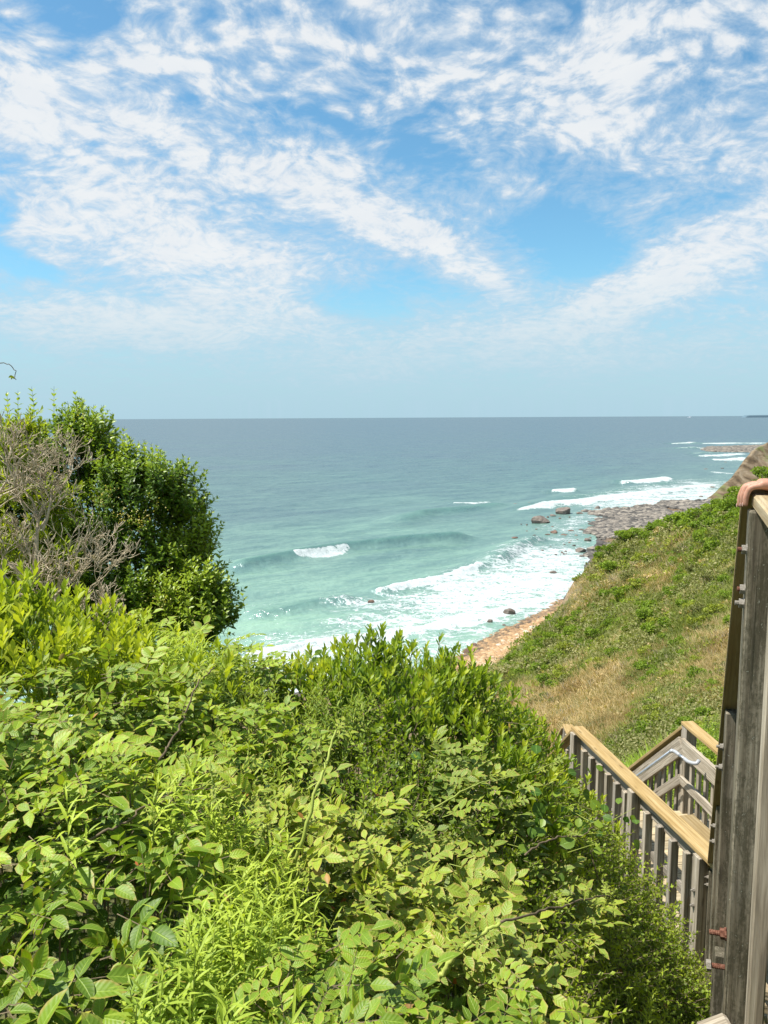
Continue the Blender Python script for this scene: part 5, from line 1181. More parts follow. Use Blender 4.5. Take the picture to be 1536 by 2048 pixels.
def build_hill():
    hit = make_hit()
    A = np.array(TAN, float); tanf = tps(A[:, :2], A[:, 2], 2.0)
    M['grass_tan'] = mat_leaf('dry_grass', [(0.32, 0.225, 0.111), (0.435, 0.321, 0.169), (0.531, 0.408, 0.236), (0.609, 0.486, 0.305)], veins=0, trans=.3, rough=.8, spec=.1, far=True)
    M['grass_green'] = mat_leaf('green_grass', [(.13, .165, .038), (.195, .23, .055), (.27, .295, .09), (.35, .355, .15)], veins=0, trans=.3, rough=.8, spec=.1, far=True)
    M['l_hill'] = mat_leaf('slope_shrub_leaf', [(.075, .125, .012), (.12, .19, .018), (.17, .255, .026), (.24, .33, .04), (.33, .42, .06)], veins=0, trans=.35, rough=.6, spec=.2, far=True)
    M['l_hill_y'] = mat_leaf('yellow_shrub_leaf', [(.16, .20, .03), (.23, .27, .04), (.31, .35, .06), (.40, .43, .09)], veins=0, trans=.35, rough=.7, spec=.2, far=True)
    M['l_hill_g'] = mat_leaf('olive_shrub_leaf', [(.11, .125, .04), (.17, .18, .06), (.23, .235, .09), (.32, .30, .15)], veins=0, trans=.25, rough=.7, spec=.2, far=True)
    def sample(n, x0=900, x1=1640, y0=930, y1=1620):
        px = rng.uniform(x0, x1, n); py = rng.uniform(y0, y1, n); p, ok = hit(px, py); return p[ok], px[ok], py[ok]
    # --- grass, as blades: uncountable
    for nm, mt, lab, cnt in (('dry_grass', 'grass_tan', 'dry tan grass lying down the gully and between the shrubs', 46000), ('green_grass', 'grass_green', 'olive green grass and low growth covering the bluff slope', 40000)):
        p, px, py = sample(int(cnt * 1.9)); t = tanf(px, py) + (fbm2(p[:, 0], p[:, 1], .16, 4) - .5) * 1.3
        near = np.linalg.norm(p - C0, axis=1)
        keep = (t > .34) if nm == 'dry_grass' else (t < .60)
        p, t, near = p[keep][:cnt], t[keep][:cnt], near[keep][:cnt]; n = len(p); print(nm, n)
        L = Leaves(leaf_tpl(2, lambda q: (1 - q) ** .6 if q > .4 else .9, .045, .2, .35)); hgt = np.clip(near * .0075, .15, .55)
        for k in range(3):
            w = rvec(n, .42); w[:, 2] = 1.0; w[:, 0] -= .30; w[:, 1] -= .2
            q = p + rvec(n, 1) * (near * .0028)[:, None] * np.array([1, 1, .1]); q[:, 2] -= .02
            L.add(q, w, rvec(n) + np.array([0, -1., .6]), hgt * rng.uniform(.6, 1.4, n), np.clip(.5 + (fbm2(p[:, 0], p[:, 1], .5, 3) - .5) + rng.normal(0, .16, n), 0, 1))
        o = L.build(nm, M[mt], None, smooth=False); tag(o, lab, 'grass', kind='stuff')
    # --- low leafy cover
    p, px, py = sample(52000); t = tanf(px, py) + (fbm2(p[:, 0], p[:, 1], .2, 4, 5.) - .5) * 1.1; keep = t < .5; p = p[keep]; n = len(p); near = np.linalg.norm(p - C0, axis=1)
    L = Leaves(T_HILL); cl = fbm2(p[:, 0], p[:, 1], .3, 3, 8.)
    for k in range(4):
        q = p + rvec(n) * (near * .0035)[:, None] * np.array([1, 1, .6]) + np.array([0, 0, 1]) * (np.clip(near * .006, .05, .5) * sstep(.3, .7, cl))[:, None]
        L.add(q, rvec(n) + np.array([0, 0, .5]), rvec(n, .7) + np.array([0, -.4, 1.]), near * .0022 * rng.uniform(.6, 1.4, n), np.clip(cl + rng.normal(0, .2, n), 0, 1))
    tag(L.build('ground_cover', M['l_hill_g'], None, smooth=False), 'low olive ground cover between the shrubs on the slope', 'ground cover', kind='stuff')
    # --- low mounded scrub, far too many small clumps to count
    for nm, mt, lab, cnt, cond in (('scrub', 'l_hill', 'low green scrub clumps crowding the bluff slope', 900, lambda t: t < .42), ('pale_scrub', 'l_hill_y', 'low yellow-green scrub clumps among the grass on the slope', 900, lambda t: t < .60), ('dry_scrub', 'grass_tan', 'pale dry weed clumps on the slope', 420, lambda t: t > .35)):
        p, px, py = sample(cnt * 3); t = tanf(px, py) + (fbm2(p[:, 0], p[:, 1], .2, 4, cnt) - .5) * 1.1; p = p[cond(t)][:cnt]; n = len(p); dist = np.linalg.norm(p - C0, axis=1); s_ = dist * rng.uniform(.0028, .0072, n); m_ = 46
        u = nrm(rng.normal(size=(n, m_, 3))); u[..., 2] = np.abs(u[..., 2]) * .8; sh = rng.uniform(.75, 1.5, (n, 1, 3)); rad_ = rng.uniform(.6, 1.1, (n, m_, 1))
        q = (p[:, None] + u * sh * rad_ * s_[:, None, None]).reshape(-1, 3); uu = u.reshape(-1, 3); N_ = len(q); L = Leaves(T_HILL)
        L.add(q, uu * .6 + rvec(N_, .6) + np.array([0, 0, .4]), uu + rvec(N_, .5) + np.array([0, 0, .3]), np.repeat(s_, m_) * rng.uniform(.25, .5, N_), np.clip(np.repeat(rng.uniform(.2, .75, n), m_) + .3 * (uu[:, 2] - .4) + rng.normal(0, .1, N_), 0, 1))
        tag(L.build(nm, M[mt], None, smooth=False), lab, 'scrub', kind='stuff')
    # --- shrubs as individuals: five templates, shared meshes
    def template(kind, seed, N):
        global rng
        keep_ = rng; rng = np.random.default_rng(seed)
        lumps = [(np.array([rng.normal(0, .42), rng.normal(0, .42), .35 + rng.random() * .3]), np.array([.55, .55, .45]) * rng.uniform(.6, 1.0)) for _ in range(6)]
        pts, nn = ell_points(lumps, N, .18); pts[:, 2] = np.maximum(pts[:, 2], .02); n = len(pts); L = Leaves(T_HILL)
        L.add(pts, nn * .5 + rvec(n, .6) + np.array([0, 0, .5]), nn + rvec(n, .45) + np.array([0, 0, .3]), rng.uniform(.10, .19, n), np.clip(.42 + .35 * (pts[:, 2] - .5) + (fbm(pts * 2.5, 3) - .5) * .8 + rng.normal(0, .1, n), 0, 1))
        st = []; k = 9; p1 = pts[rng.integers(0, n, k)] * .9; p0 = rvec(k, .06) * np.array([1, 1, 0]); st.append((p0, p1, np.full(k, .03), np.full(k, .012)))
        k = 60; p1 = pts[rng.integers(0, n, k)] * 1.02; p0 = p1 * .55; st.append((p0, p1, np.full(k, .014), np.full(k, .006)))
        rng = keep_
        return L, st
    T = []
    for i, (mt, N) in enumerate([('l_hill', 1500), ('l_hill', 1300), ('l_hill_y', 1200), ('l_hill_g', 1000), ('l_hill', 1700)]):
        L, st = template(mt, 100 + i, N); V_ = np.vstack(L.V); k = len(L.t[0]); f = (L.t[1][None] + (np.arange(L.n) * k)[:, None, None]).reshape(-1, 4)
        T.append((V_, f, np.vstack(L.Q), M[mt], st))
    kinds = {0: ('bright green rounded shrub on the far crest of the slope', 'green shrubs along the crest'), 1: ('green rounded shrub scattered over the middle of the slope', 'green shrubs on the slope'), 2: ('yellow-green shrub scattered over the slope', 'yellow-green shrubs on the slope'), 3: ('greyish olive twiggy shrub on the slope', 'olive shrubs on the slope'), 4: ('dark green shrub along the lower edge above the cobble beach', 'green shrubs above the cobbles')}
    protos = {}
    def shrub(pos, size, ti, ki, label=None, squash=1.0):
        if ti not in protos:
            V_, f, Q, mt, st = T[ti]
            E = empty('slope_shrub', (0, 0, 0)); fo = mesh_obj('foliage', V_, f, mt, E, {'leaf': ('FLOAT_VECTOR', Q)}); sm = build_stems(st, M['twig'], E, 'stems', 4)
            protos[ti] = (E, fo, sm); first = True
        E, fo, sm = protos[ti]
        if 'label' in E:
            e2 = E.copy(); COL.objects.link(e2)
            for c in (fo, sm):
                c2 = c.copy(); c2.parent = e2; COL.objects.link(c2)
            E = e2
            for key in ('group',):
                if key in E: del E[key]
        E.location = V(pos); E.scale = (size, size, size * squash); E.rotation_euler = (rng.normal(0, .08), rng.normal(0, .08), rng.random() * 6.28)
        lab, grp = kinds[ki]; tag(E, label or lab, 'shrub', None if label else grp)
        return E
    placed = []
    def scatter(n, box, ti_list, ki, smin, smax, cond=None, gap=.7):
        k = 0; tries = 0
        while k < n and tries < 60:
            tries += 1
            p, px, py = sample(200, *box)
            for q, a, b in zip(p, px, py):
                if k >= n: break
                if cond is not None and not cond(a, b): continue
                dist = np.linalg.norm(q - C0); s = rng.uniform(smin, smax) * dist / F
                if any((q[0] - w[0]) ** 2 + (q[1] - w[1]) ** 2 < ((s + w[2]) * gap) ** 2 for w in placed): continue
                placed.append((q[0], q[1], s)); shrub(q - np.array([0, 0, s * .12]), s, ti_list[rng.integers(len(ti_list))], ki, squash=rng.uniform(.7, 1.05)); k += 1
        print('shrubs', ki, k)
    crest = lambda a, b: b < np.interp(a, [1150, 1240, 1330, 1420, 1480, 1540], [1165, 1090, 1065, 1060, 1050, 1040])
    scatter(64, (1140, 1560, 930, 1170), [0, 1, 4], 0, 13, 27, crest, .48)
    def edge(a, b):
        q = b - np.interp(a, [940, 1000, 1060, 1120, 1160], [1352, 1324, 1286, 1246, 1205]); return 6 < q < 46
    scatter(46, (925, 1170, 1190, 1395), [0, 4], 4, 10, 18, edge, .42)
    scatter(74, (960, 1560, 1060, 1480), [0, 1], 1, 10, 23, lambda a, b: tanf(a, b) < .55 and not crest(a, b), .6)
    scatter(56, (1050, 1540, 1080, 1480), [2], 2, 10, 21, lambda a, b: tanf(a, b) < .6, .6)
    scatter(44, (980, 1540, 1080, 1460), [3], 3, 10, 20, lambda a, b: tanf(a, b) < .8, .6)
    # --- grey bare scrub
    p, px, py = sample(2600); keep = (fbm2(p[:, 0], p[:, 1], .25, 3, 21.) > .55); p = p[keep]; st = [[], [], [], []]
    for q in p:
        s = np.linalg.norm(q - C0) * .009
        for _ in range(7):
            d = nrm(rng.normal(size=3) * .6 + np.array([0, 0, 1.2])); st[0].append(q); st[1].append(q + d * s); st[2].append(s * .045); st[3].append(s * .02)
    v, f = tubes(st[0], st[1], st[2], st[3], 3); tag(mesh_obj('bare_twigs', v, f, M['twig'], None), 'grey leafless twigs standing among the scrub on the slope', 'twigs', kind='stuff')
    # --- reeds and leafy growth just behind the railings
    for (nm, lab, box, n, mt, kind) in [('reed_bed', 'tall green reeds in the hollow behind the peaked railing corner', (1235, 1370, 1455, 1560), 1500, 'l_narrow', 0)]:
        px = rng.uniform(box[0], box[1], n); py = rng.uniform(box[2], box[3], n); p = P(px, py, rng.uniform(14, 19, n)); p[:, 2] = terrain(p[:, 0], p[:, 1])
        L = Leaves(leaf_tpl(3, lambda q: (1 - q) ** .5, .022, .3, .4)); w = rvec(n, .25); w[:, 2] = 1
        for k in range(4): L.add(p + rvec(n, .12) * np.array([1, 1, 0]), w + rvec(n, .3), rvec(n) + np.array([0, -1, .3]), rng.uniform(.5, 1.0, n), rng.uniform(0, .75, n))
        tag(L.build(nm, M['grass_green2'] if 'grass_green2' in M else M[mt], None), lab, 'reeds', kind='stuff')
    for (lab, px, py, Y, rx, rz) in [('leafy light green bush behind the right arm of the peaked railing', 1425, 1520, 11.0, 50, 55), ('bright bush right of the peaked railing corner', 1470, 1480, 12.5, 70, 40), ('leafy bush seen through the balusters of the peaked railing', 1330, 1600, 10.8, 70, 55)]:
        c = P(px, py, Y); s = Y / F; E = empty('leafy_bush', (c[0], c[1], float(terrain(c[:1], c[1:2])[0])), lab, 'bush')
        pts, nn = ell_points([(c, np.array([rx * s, rx * s, rz * s])), (c + np.array([.2, .2, -.35]), np.array([rx * s, rx * s, rz * s]))], 900, .2); n = len(pts); L = Leaves(T_PRI); St = []
        sp_shoot(L, St, pts, nn * .6 + np.array([0, 0, .7]) + rvec(n, .3), rng.uniform(.035, .05, n), np.clip(.75 + rng.normal(0, .15, n), 0, 1), 4, .5)
        add_to(E, L, St, M['l_privet'], M['stem_brown'])

# ================================================================== rocks
def rock_mesh(seed, size, n=3, facet=.0):
    import bmesh
    bm = bmesh.new(); bmesh.ops.create_icosphere(bm, subdivisions=n, radius=1.0)
    v = np.array([x.co[:] for x in bm.verts]); f = np.array([[q.index for q in p.verts] for p in bm.faces]); bm.free()
    r_ = np.random.default_rng(seed)
    for _ in range(9):                          # cut with planes for flat worn faces
        d = nrm(r_.normal(size=3)); k = r_.uniform(.55, .88); s = v @ d; v = v - np.maximum(0, s - k)[:, None] * d * .92
    v = v * (1 + (fbm(v * 1.8 + seed * 3.1, 4) - .5)[:, None] * .35 + (fbm(v * 6 + seed, 3) - .5)[:, None] * .10)
    v = v / np.abs(v).max(0); v = v * np.asarray(size)
    return v, f
def build_rocks():
    M['rock'] = mat_simple('boulder_granite', [(0.0894, 0.0688, 0.0585), (0.151, 0.124, 0.103), (0.227, 0.2, 0.173)], .9, .8, .25, .6, .1)
    M['rock_red'] = mat_simple('reddish_stone', [(0.0868, 0.0527, 0.0403), (0.155, 0.0992, 0.0744), (0.211, 0.149, 0.118)], 1.2, .8, .25, .6, .1)
    M['cobble'] = None
    # px, py of the waterline foot, width px, height px, kind, label
    Rk = [(1083, 1046, 37, 17, 'boulder', 'large angular grey boulder in the white surf, left of the two biggest'), (1130, 1028, 37, 17, 'boulder', 'large domed grey boulder in the surf, right and farther of the two biggest'),
          (1061, 1010, 18, 7, 'boulder', 'low dark rock behind the two biggest boulders, with surf around it'), (1031, 1010, 12, 4, 'rock', 'small flat rock left of the low dark rock in the surf'), (914, 1013, 15, 4, 'rock', 'lone low rock with a foam trail, far left in the sea'),
          (742, 1206, 14, 8, 'rock', 'lone reddish rock in the foam at the centre of the bay'), (1019, 1229, 25, 14, 'boulder', 'round grey boulder in the wash near the cobble beach'), (981, 1245, 13, 8, 'rock', 'small rock in the wash left of the round grey boulder'), (1008, 1252, 8, 5, 'rock', 'tiny rock below the round grey boulder'),
          (1038, 1254, 12, 6, 'rock', 'low dark rock at the edge of the cobbles'), (937, 1308, 20, 14, 'boulder', 'reddish boulder at the near end of the cobble beach'), (948, 1292, 14, 7, 'rock', 'small rock just above the reddish boulder'), (1078, 1240, 8, 7, 'rock', 'upright stone standing on the cobble beach'), (1058, 1245, 12, 5, 'rock', 'low brown stone on the cobbles beside the upright stone'),
          (1107, 1147, 15, 7, 'rock', 'dark rock alone in the broad white wash'), (1164, 1104, 25, 10, 'boulder', 'wide flat boulder at the water edge near the green slope'), (1164, 1113, 11, 4, 'rock', 'flat rock just below the wide flat boulder'), (1085, 1103, 9, 5, 'rock', 'small brown rock amid the lacy foam'),
          (1175, 1082, 16, 8, 'rock', 'grey-green rock above the wide flat boulder'), (1109, 1067, 15, 8, 'rock', 'reddish rock below the two biggest boulders'), (1096, 1070, 12, 3, 'rock', 'thin flat reef left of the reddish rock'), (1128, 1071, 15, 4, 'rock', 'low reddish reef right of the reddish rock'), (1142, 1063, 13, 4, 'rock', 'low flat rock right of the reddish reef'),
          (1164, 1061, 12, 4, 'rock', 'small flat rock left of the round stone by the flats'), (1206, 1058, 16, 6, 'rock', 'oval stone left of the rocky flat'), (1196, 1018, 13, 7, 'rock', 'dark pointed rock above the surf line, first of the pair'), (1218, 1019, 11, 5, 'rock', 'dark pointed rock above the surf line, second of the pair'), (1160, 1028, 16, 5, 'rock', 'flat rock just right of the domed boulder'),
          (1106, 1032, 14, 4, 'rock', 'flat rock in the gap between the two biggest boulders'), (1120, 1037, 6, 3, 'rock', 'tiny rock below the gap between the biggest boulders'), (1031, 1076, 14, 3, 'rock', 'barely awash flat rock left of the reddish group'), (1100, 1092, 9, 2, 'rock', 'barely awash rock over the lone dark rock'),
          (1426, 975, 11, 3, 'rock', 'small dark rock in the water off the bare bluff foot'), (1403, 994, 8, 3, 'rock', 'small dark rock just off the bare bluff toe'), (1430, 904, 6, 3, 'rock', 'black rock off the far gravel point'), (1427, 899.5, 6, 2.5, 'rock', 'black rock beside the tip of the far gravel point'), (1413, 939, 9, 2, 'rock', 'awash rock in mid water off the bare bluff'), (1445, 937, 7, 2, 'rock', 'awash rock nearer the bare bluff'), (1398, 895.5, 5, 2, 'rock', 'tiny black rock left of the far gravel point'), (1452, 925, 6, 2, 'rock', 'tiny rock in the far surf below the gravel point')]
    for i, (px, py, w, h, nm, lab) in enumerate(Rk):
        p = PZ(np.array([px]), np.array([py]), np.zeros(1))[0]; sc = np.linalg.norm(p - C0) / F
        W = w * sc / 2; Hh = max(h * sc / math.cos(R(8)) * .62, .12); g = float(terrain(p[:1], p[1:2])[0])
        v, f = rock_mesh(40 + i, (W, W * rng.uniform(.7, 1.0), Hh), 4 if w > 15 else 3)
        base = max(0, g); 
        o = mesh_obj(nm, v + p * np.array([1, 1, 0]) + np.array([0, W * .4, base + Hh * .28]), f, M['rock_red'] if 'reddish' in lab or 'brown' in lab else M['rock'], None, smooth=False, origin=(p[0], p[1] + W * .4, base))
        tag(o, lab, nm if nm == 'rock' else 'boulder')
    protos = []
    for k in range(60):
        px = rng.uniform(1040, 1235); py = rng.uniform(1022, 1112)
        if py > 1085 + (1180 - px) * .5 or (px < 1090 and py < 1040): continue
        p = PZ(np.array([px]), np.array([py]), np.zeros(1))[0]; sc = np.linalg.norm(p - C0) / F; w = rng.uniform(1.6, 4.2) * sc
        if len(protos) < 3:
            v, f = rock_mesh(300 + len(protos), (1, .75, .6), 2); o = mesh_obj('stone', v, f, M['rock_red'] if len(protos) == 1 else M['rock']); protos.append(o)
        else: o = protos[k % 3].copy(); COL.objects.link(o)
        o.location = (p[0], p[1], max(0., float(terrain(p[:1], p[1:2])[0])) + w * .12); o.scale = (w, w, w * .8); o.rotation_euler = (0, 0, rng.random() * 3)
        tag(o, 'small dark stone awash in the foam around the two big boulders', 'stone', 'small stones awash in the surf')
    # cobbles: far more than anyone could count
    m_, nt, nn, ll = mat_new('cobbles'); b = NB(nt); a = b.attr('tone', 'Fac')
    col = b.ramp(a, [(0, (0.0966, 0.0741, 0.0518)), (.2, (0.194, 0.14, 0.0866)), (.45, (0.31, 0.194, 0.104)), (.7, (0.408, 0.257, 0.131)), (.9, (0.453, 0.336, 0.21)), (1, (0.492, 0.447, 0.357))])
    pos = b.node('ShaderNodeNewGeometry').outputs['Position']; b.out(b.principled(b.mix(.4, col, b.ramp(b.noise(pos, 5, 4), [(.3, (.6, .6, .6)), (.7, (1.1, 1.1, 1.1))]), 'MULTIPLY'), .8, .25))
    m2, nt, nn, ll = mat_new('wet_stones'); b = NB(nt); a = b.attr('tone', 'Fac')
    b.out(b.principled(b.ramp(a, [(0, (.045, .040, .034)), (.35, (.10, .088, .072)), (.7, (.175, .15, .12)), (1, (.26, .225, .18))]), .6, .4))
    def stones(name, label, P_, S_, tone, mat):
        tv, tf = rock_mesh(5, (1, 1, .55), 1); tv2, _ = rock_mesh(9, (1, .8, .6), 1)
        n = len(P_); th = rng.random(n) * 6.28; c, s = np.cos(th), np.sin(th); T_ = np.where((rng.random(n) < .5)[:, None, None], tv[None], tv2[None])
        v = np.stack([T_[..., 0] * c[:, None] - T_[..., 1] * s[:, None], T_[..., 0] * s[:, None] + T_[..., 1] * c[:, None], T_[..., 2]], -1) * S_[:, None, None] + P_[:, None]
        f = (tf[None] + (np.arange(n) * len(tv))[:, None, None]).reshape(-1, 3)
        tag(mesh_obj(name, v.reshape(-1, 3), f, mat, None, {'tone': ('FLOAT', np.repeat(tone, len(tv)))}), label, 'stones', kind='stuff')
    px = rng.uniform(880, 1150, 60000); py = rng.uniform(1195, 1370, 60000); p = PZ(px, py, np.full(60000, .4)); sd = sd_shore(p[:, 0], p[:, 1]); z = terrain(p[:, 0], p[:, 1])
    k = (sd > -1.5 + rng.random(60000) * 2) & (z < 2.2); p, sd, z = p[k], sd[k], z[k]; p[:, 2] = z; n = len(p); print('cobbles', n)
    wet = sstep(3, .5, sd); S_ = rng.gamma(3, .055, n) + .09; S_ = np.minimum(S_, .7)
    stones('cobbles', 'orange and tan cobbles heaped along the near beach', p + np.array([0, 0, 1]) * (S_ * .1)[:, None], S_, np.clip(rng.normal(.66, .2, n) - wet * .4, 0, 1), m_)
    px = rng.uniform(1170, 1440, 60000); py = rng.uniform(1000, 1110, 60000); p = PZ(px, py, np.full(60000, .3)); sd = sd_shore(p[:, 0], p[:, 1]); z = terrain(p[:, 0], p[:, 1])
    den = fbm2(p[:, 0], p[:, 1], .055, 4, 2.); k = (sd > -14) & (z < 2.4) & (den + sstep(-14, 6, sd) * .35 - .18 * (py > 1065) > .62); p, z = p[k], z[k]; p[:, 2] = np.maximum(z, -.15); n = len(p); print('flat stones', n)
    S_ = np.minimum(rng.gamma(2, .22, n) + .22, 1.8); stones('rocky_flat', 'brown stones covering the rocky flat beyond the green slope', p, S_, rng.random(n), m2)
    px = rng.uniform(1400, 1560, 14000); py = rng.uniform(889, 908, 14000); p = PZ(px, py, np.full(14000, .3)); sd = sd_shore(p[:, 0], p[:, 1]); k = sd > -12; p, sd = p[k], sd[k]; p[:, 2] = np.maximum(terrain(p[:, 0], p[:, 1]), -.1); n = len(p)
    S_ = np.minimum(rng.gamma(2, .5, n) + .5, 3.); stones('gravel_point', 'brown stones on the far gravel point', p, S_ * .8, np.clip(rng.random(n) * .6 + .3, 0, 1), m2)
    # boat far out
    c = PZ(np.array([1380.]), np.array([834.6]), np.zeros(1))[0]; 
    q = PZ(np.array([1380.]), np.array([835.2]), np.zeros(1))[0]; s = q[1] / F
    mw = mat_simple('white_hull', [(.7, .72, .74), (.85, .86, .87)], .1, .5)
    E = empty('boat', (q[0], q[1], 0), 'tiny white boat far out near the horizon on the right', 'boat')
    Lb, Wb, Hb = 4.2 * s, 1.6 * s, .9 * s
    sec = []
    for t, w, h in [(-1, .55, .8), (-.5, .95, .8), (.2, 1, .9), (.7, .6, 1.05), (1, .04, 1.25)]:
        sec.append([(t * Lb, -w * Wb, h * Hb), (t * Lb, -w * .6 * Wb, -.3 * Hb), (t * Lb, w * .6 * Wb, -.3 * Hb), (t * Lb, w * Wb, h * Hb)])
    v = np.array(sec).reshape(-1, 3) + q * np.array([1, 1, 0]); f = [(i * 4 + j, (i + 1) * 4 + j, (i + 1) * 4 + (j + 1) % 4, i * 4 + (j + 1) % 4) for i in range(4) for j in range(4)] + [(0, 1, 2, 3)]
    mesh_obj('hull', v, np.array(f), mw, E)
    Wd = Wood().board(q + np.array([-.5 * Lb, 0, 1.2 * Hb]), q + np.array([.25 * Lb, 0, 1.2 * Hb]), Wb * 1.1, Hb * 1.0, ch=Hb * .1); mesh_obj('cabin', np.array(Wd.v), np.array(Wd.f)[:, ::-1], mw, E)

# ================================================================== person at the right edge
def skin_mesh(name, verts, edges, radii, mat, parent, root=0, sub=2):
    me = bpy.data.meshes.new(name); me.from_pydata([tuple(map(float, v)) for v in verts], edges, []); o = bpy.data.objects.new(name, me); COL.objects.link(o)
    sk = o.modifiers.new('skin', 'SKIN'); sk.use_smooth_shade = True
    for i, r in enumerate(radii):
        sv = me.skin_vertices[0].data[i]; sv.radius = (r, r) if np.isscalar(r) else r; sv.use_root = (i == root)
    ss = o.modifiers.new('sub', 'SUBSURF'); ss.levels = sub; ss.render_levels = sub
    dg = bpy.context.evaluated_depsgraph_get(); ev = o.evaluated_get(dg); m2 = bpy.data.meshes.new_from_object(ev); bpy.data.objects.remove(o)
    for p in m2.polygons: p.use_smooth = True
    m2.materials.clear(); m2.materials.append(mat); m2.name = name
    o = bpy.data.objects.new(name, m2); COL.objects.link(o)
    if parent is not None:
        o.parent = parent; m2.transform(Matrix.Translation(-Vector(parent_world(parent))))
    return o
def join(objs, name):
    """merge several freshly made meshes into the first"""
    import bmesh
    bm = bmesh.new()
    for o in objs: bm.from_mesh(o.data)
    me = bpy.data.meshes.new(name); bm.to_mesh(me); bm.free(); me.materials.append(objs[0].data.materials[0])
    for p in me.polygons: p.use_smooth = True
    a = objs[0]; a.data = me; a.name = name
    for o in objs[1:]: bpy.data.objects.remove(o)
    return a
def build_person():
    m, nt, n, l = mat_new('skin'); b = NB(nt); pos = b.node('ShaderNodeNewGeometry').outputs['Position']
    col = b.mix(b.noise(pos, 26, 4, .6), (.38, .19, .125, 1), (.50, .27, .185, 1)); col = b.mix(b.maprange(b.noise(pos, 150, 3), .45, .7, 0, .25), col, (.30, .10, .065, 1))
    x = b.principled(col, .5, .35, b.bump(b.noise(pos, 320, 3), .35, .0008)); 
    pn = [q for q in n if q.type == 'BSDF_PRINCIPLED'][0]; pn.inputs['Subsurface Weight'].default_value = .12; pn.inputs['Subsurface Radius'].default_value = (.012, .004, .002); b.out(x); M['skin'] = m
    dh = np.array([.366, .930, 0.]); rt = np.array([.930, -.366, 0.]); up = np.array([0, 0, 1.])
    ftz = D(1.40)
    hip = np.array([1.86, 2.12, ftz + .93]); E = empty('person', (hip[0], hip[1], ftz), 'person at the right edge, only a hand showing, draped over the tan cap board', 'person')
    W = P(1562, 974, 2.20); K0 = P(1514, 966, 2.22)
    sh_l = hip + np.array([-.19, .03, .50]); el = np.array([1.50, 2.10, ftz + 1.12]); 
    verts = [hip, hip + up * .16, hip + up * .33, hip + up * .48, hip + up * .58, hip + up * .66, hip + up * .74, sh_l, el, (el * .45 + W * .55) + up * .01, W + rt * .02,
             hip + np.array([.19, -.03, .50]), hip + np.array([.27, -.04, .22]), hip + np.array([.25, .02, -.02]), hip + np.array([.25, .04, -.10]),
             hip + np.array([-.09, 0, -.06]), hip + np.array([-.10, .03, -.45]), hip + np.array([-.10, 0, -.84]), hip + np.array([-.10, .15, -.90]),
             hip + np.array([.09, 0, -.06]), hip + np.array([.10, .03, -.45]), hip + np.array([.10, 0, -.84]), hip + np.array([.10, .15, -.90])]
    rad = [(.15, .11), (.14, .10), (.15, .105), (.13, .09), .055, (.085, .095), (.08, .085), .062, .042, .038, .029, .062, .045, .030, .04, .085, .058, .038, .03, .085, .058, .038, .03]
    ed = [(0, 1), (1, 2), (2, 3), (3, 4), (4, 5), (5, 6), (3, 7), (7, 8), (8, 9), (9, 10), (3, 11), (11, 12), (12, 13), (13, 14), (0, 15), (15, 16), (16, 17), (17, 18), (0, 19), (19, 20), (20, 21), (21, 22)]
    body = skin_mesh('body', verts, ed, rad, M['skin'], E)
    # left hand draped over the corner of the cap, fingers pointing down its outer edge
    parts = [body]
    pc = (W + K0) / 2 + up * .004
    side = nrm(dh)                                 # fingers lie side by side along the board
    kn = []
    for i in range(4):
        kn.append(K0 + side * (-.034 + .022 * i) + up * (-.004 * abs(i - 1.3)) + rt * (.003 * abs(i - 2)))
    hv = [W, (W * .55 + K0 * .45) + up * .004]; he = [(0, 1)]; hr = [.024, .022]
    for i in range(4):
        hv.append(kn[i]); he.append((1, 1 + i + 1)); hr.append(.0135)
    parts.append(skin_mesh('hand', hv, he, hr, M['skin'], E))
    dn = np.array([0, 0, -1.])
    for i in range(5):                             # the back of the hand between wrist and knuckles
        s0 = W + side * (-.018 + .009 * i); s1 = K0 + side * (-.036 + .018 * i); parts.append(skin_mesh('back', [s0, (s0 + s1) / 2 + up * .003, s1 - up * .002], [(0, 1), (1, 2)], [.018, .0165, .0135], M['skin'], E))
    nails = []
    lens = [.078, .088, .092, .086]                # little finger nearest the viewer
    for i in range(4):
        k = kn[i]; Lf = lens[i]; out = -rt
        a = k + out * Lf * .36 + dn * Lf * .10 - side * .002; c_ = a + out * Lf * .10 + dn * Lf * .33; e = c_ + dn * Lf * .30 + rt * .003 * (i % 2); 
        parts.append(skin_mesh('finger', [k + rt * .012 - up * .002, k, (k + a) / 2 + up * .002, a, (a + c_) / 2, c_, e, e + dn * .004], [(0, 1), (1, 2), (2, 3), (3, 4), (4, 5), (5, 6), (6, 7)], [.0105, .0108, .0098, .0102, .0090, .0092, .0080, .0062], M['skin'], E))
        nails.append(e - rt * .0072 + up * .003)
    # thumb leaves the side of the palm, pointing along the board away from the viewer
    t0 = W * .7 + K0 * .3 + side * .02; parts.append(skin_mesh('thumb', [t0, t0 + side * .03 - rt * .008 - up * .006, t0 + side * .052 - rt * .022 - up * .012, t0 + side * .066 - rt * .038 - up * .014], [(0, 1), (1, 2), (2, 3)], [.017, .0135, .0115, .0085], M['skin'], E))
    o = join(parts, 'body'); rm = o.modifiers.new('remesh', 'REMESH'); rm.mode = 'VOXEL'; rm.voxel_size = .0032; rm.use_smooth_shade = True
    sm = o.modifiers.new('smooth', 'SMOOTH'); sm.iterations = 3; sm.factor = .5
    dg = bpy.context.evaluated_depsgraph_get(); m2 = bpy.data.meshes.new_from_object(o.evaluated_get(dg)); o.modifiers.clear(); o.data = m2
    nm_ = mat_simple('fingernail', [(.42, .24, .19), (.5, .31, .26)], 60, .35, .4, .05)
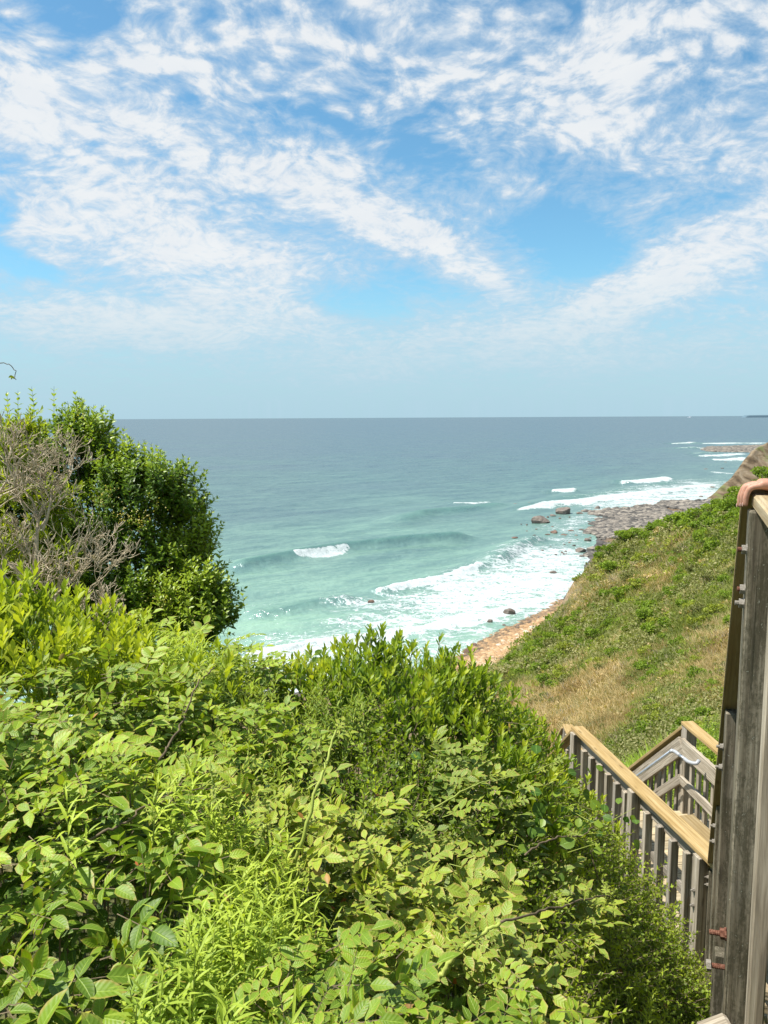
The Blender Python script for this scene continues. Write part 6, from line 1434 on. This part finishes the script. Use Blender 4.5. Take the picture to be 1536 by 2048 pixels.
    for q in nails:
        vs_ = []; n5 = 6
        for a in range(n5):
            for c in range(n5):
                u, w = a / (n5 - 1) * 2 - 1, c / (n5 - 1) * 2 - 1; k = 1 - .25 * max(0, w) ** 2
                vs_.append(q + side * (u * .0046 * k) + up * (w * .0055) - rt * (.0022 * (1 - u * u) * (1 - .4 * w * w)))
        fs = [(a * n5 + c, (a + 1) * n5 + c, (a + 1) * n5 + c + 1, a * n5 + c + 1) for a in range(n5 - 1) for c in range(n5 - 1)]
        mesh_obj('fingernail', np.array(vs_), np.array(fs), nm_, E, smooth=True)
    shirt = mat_simple('navy_cotton', [(.02, .03, .07), (.035, .05, .11)], 60, .9, .1, .3, .002); shorts = mat_simple('khaki_cotton', [(.3, .24, .16), (.4, .33, .22)], 60, .9, .1, .3, .002)
    su = sh_l + (el - sh_l) * .55; sr = verts[11] + (verts[12] - verts[11]) * .55
    skin_mesh('t_shirt', [hip - up * .06, hip + up * .16, hip + up * .33, hip + up * .49, sh_l, su, verts[11], sr, hip + up * .545], [(0, 1), (1, 2), (2, 3), (3, 4), (4, 5), (3, 6), (6, 7), (3, 8)], [(.175, .135), (.16, .12), (.168, .122), (.145, .105), .075, .068, .075, .068, .07], shirt, E)
    skin_mesh('shorts', [hip + up * .05, verts[15], hip + np.array([-.10, .03, -.40]), verts[19], hip + np.array([.10, .03, -.40])], [(0, 1), (1, 2), (0, 3), (3, 4)], [(.165, .125), .105, .085, .105, .085], shorts, E)
    for s in (15, 19):
        f = verts[s + 3]; skin_mesh('shoe', [f + np.array([0, -.17, .01]), f + np.array([0, -.06, .02]), f + np.array([0, .06, -.005])], [(0, 1), (1, 2)], [.045, .05, .04], shirt, E)
    hd = hip + up * .74; skin_mesh('hair', [hd + np.array([0, -.03, -.02]), hd + np.array([0, -.025, .045]), hd + np.array([0, .02, .07])], [(0, 1), (1, 2)], [.085, .088, .07], mat_simple('brown_hair', [(.03, .018, .01), (.07, .045, .025)], 90, .6), E)
    for s in (-1, 1): skin_mesh('ear', [hd + np.array([s * .082, 0, -.05]), hd + np.array([s * .09, -.006, -.02])], [(0, 1)], [.012, .016], M['skin'], E, sub=1)
    skin_mesh('nose', [hd + np.array([0, .085, -.02]), hd + np.array([0, .108, -.055])], [(0, 1)], [.010, .014], M['skin'], E, sub=1)

build_world(); build_light(); build_camera()
build_terrain(); build_far_bluff(); build_sea()
build_stairs(); build_hedge(); build_hedge_extras(); build_left_bushes(); build_hill(); build_rocks(); build_person()
vs = scene.view_settings
vs.view_transform = 'Standard'; vs.look = 'None'; vs.exposure = 0.75; vs.gamma = 1.0; vs.use_curve_mapping = False
scene.cycles.max_bounces = 6; scene.cycles.transparent_max_bounces = 4; scene.cycles.transmission_bounces = 3
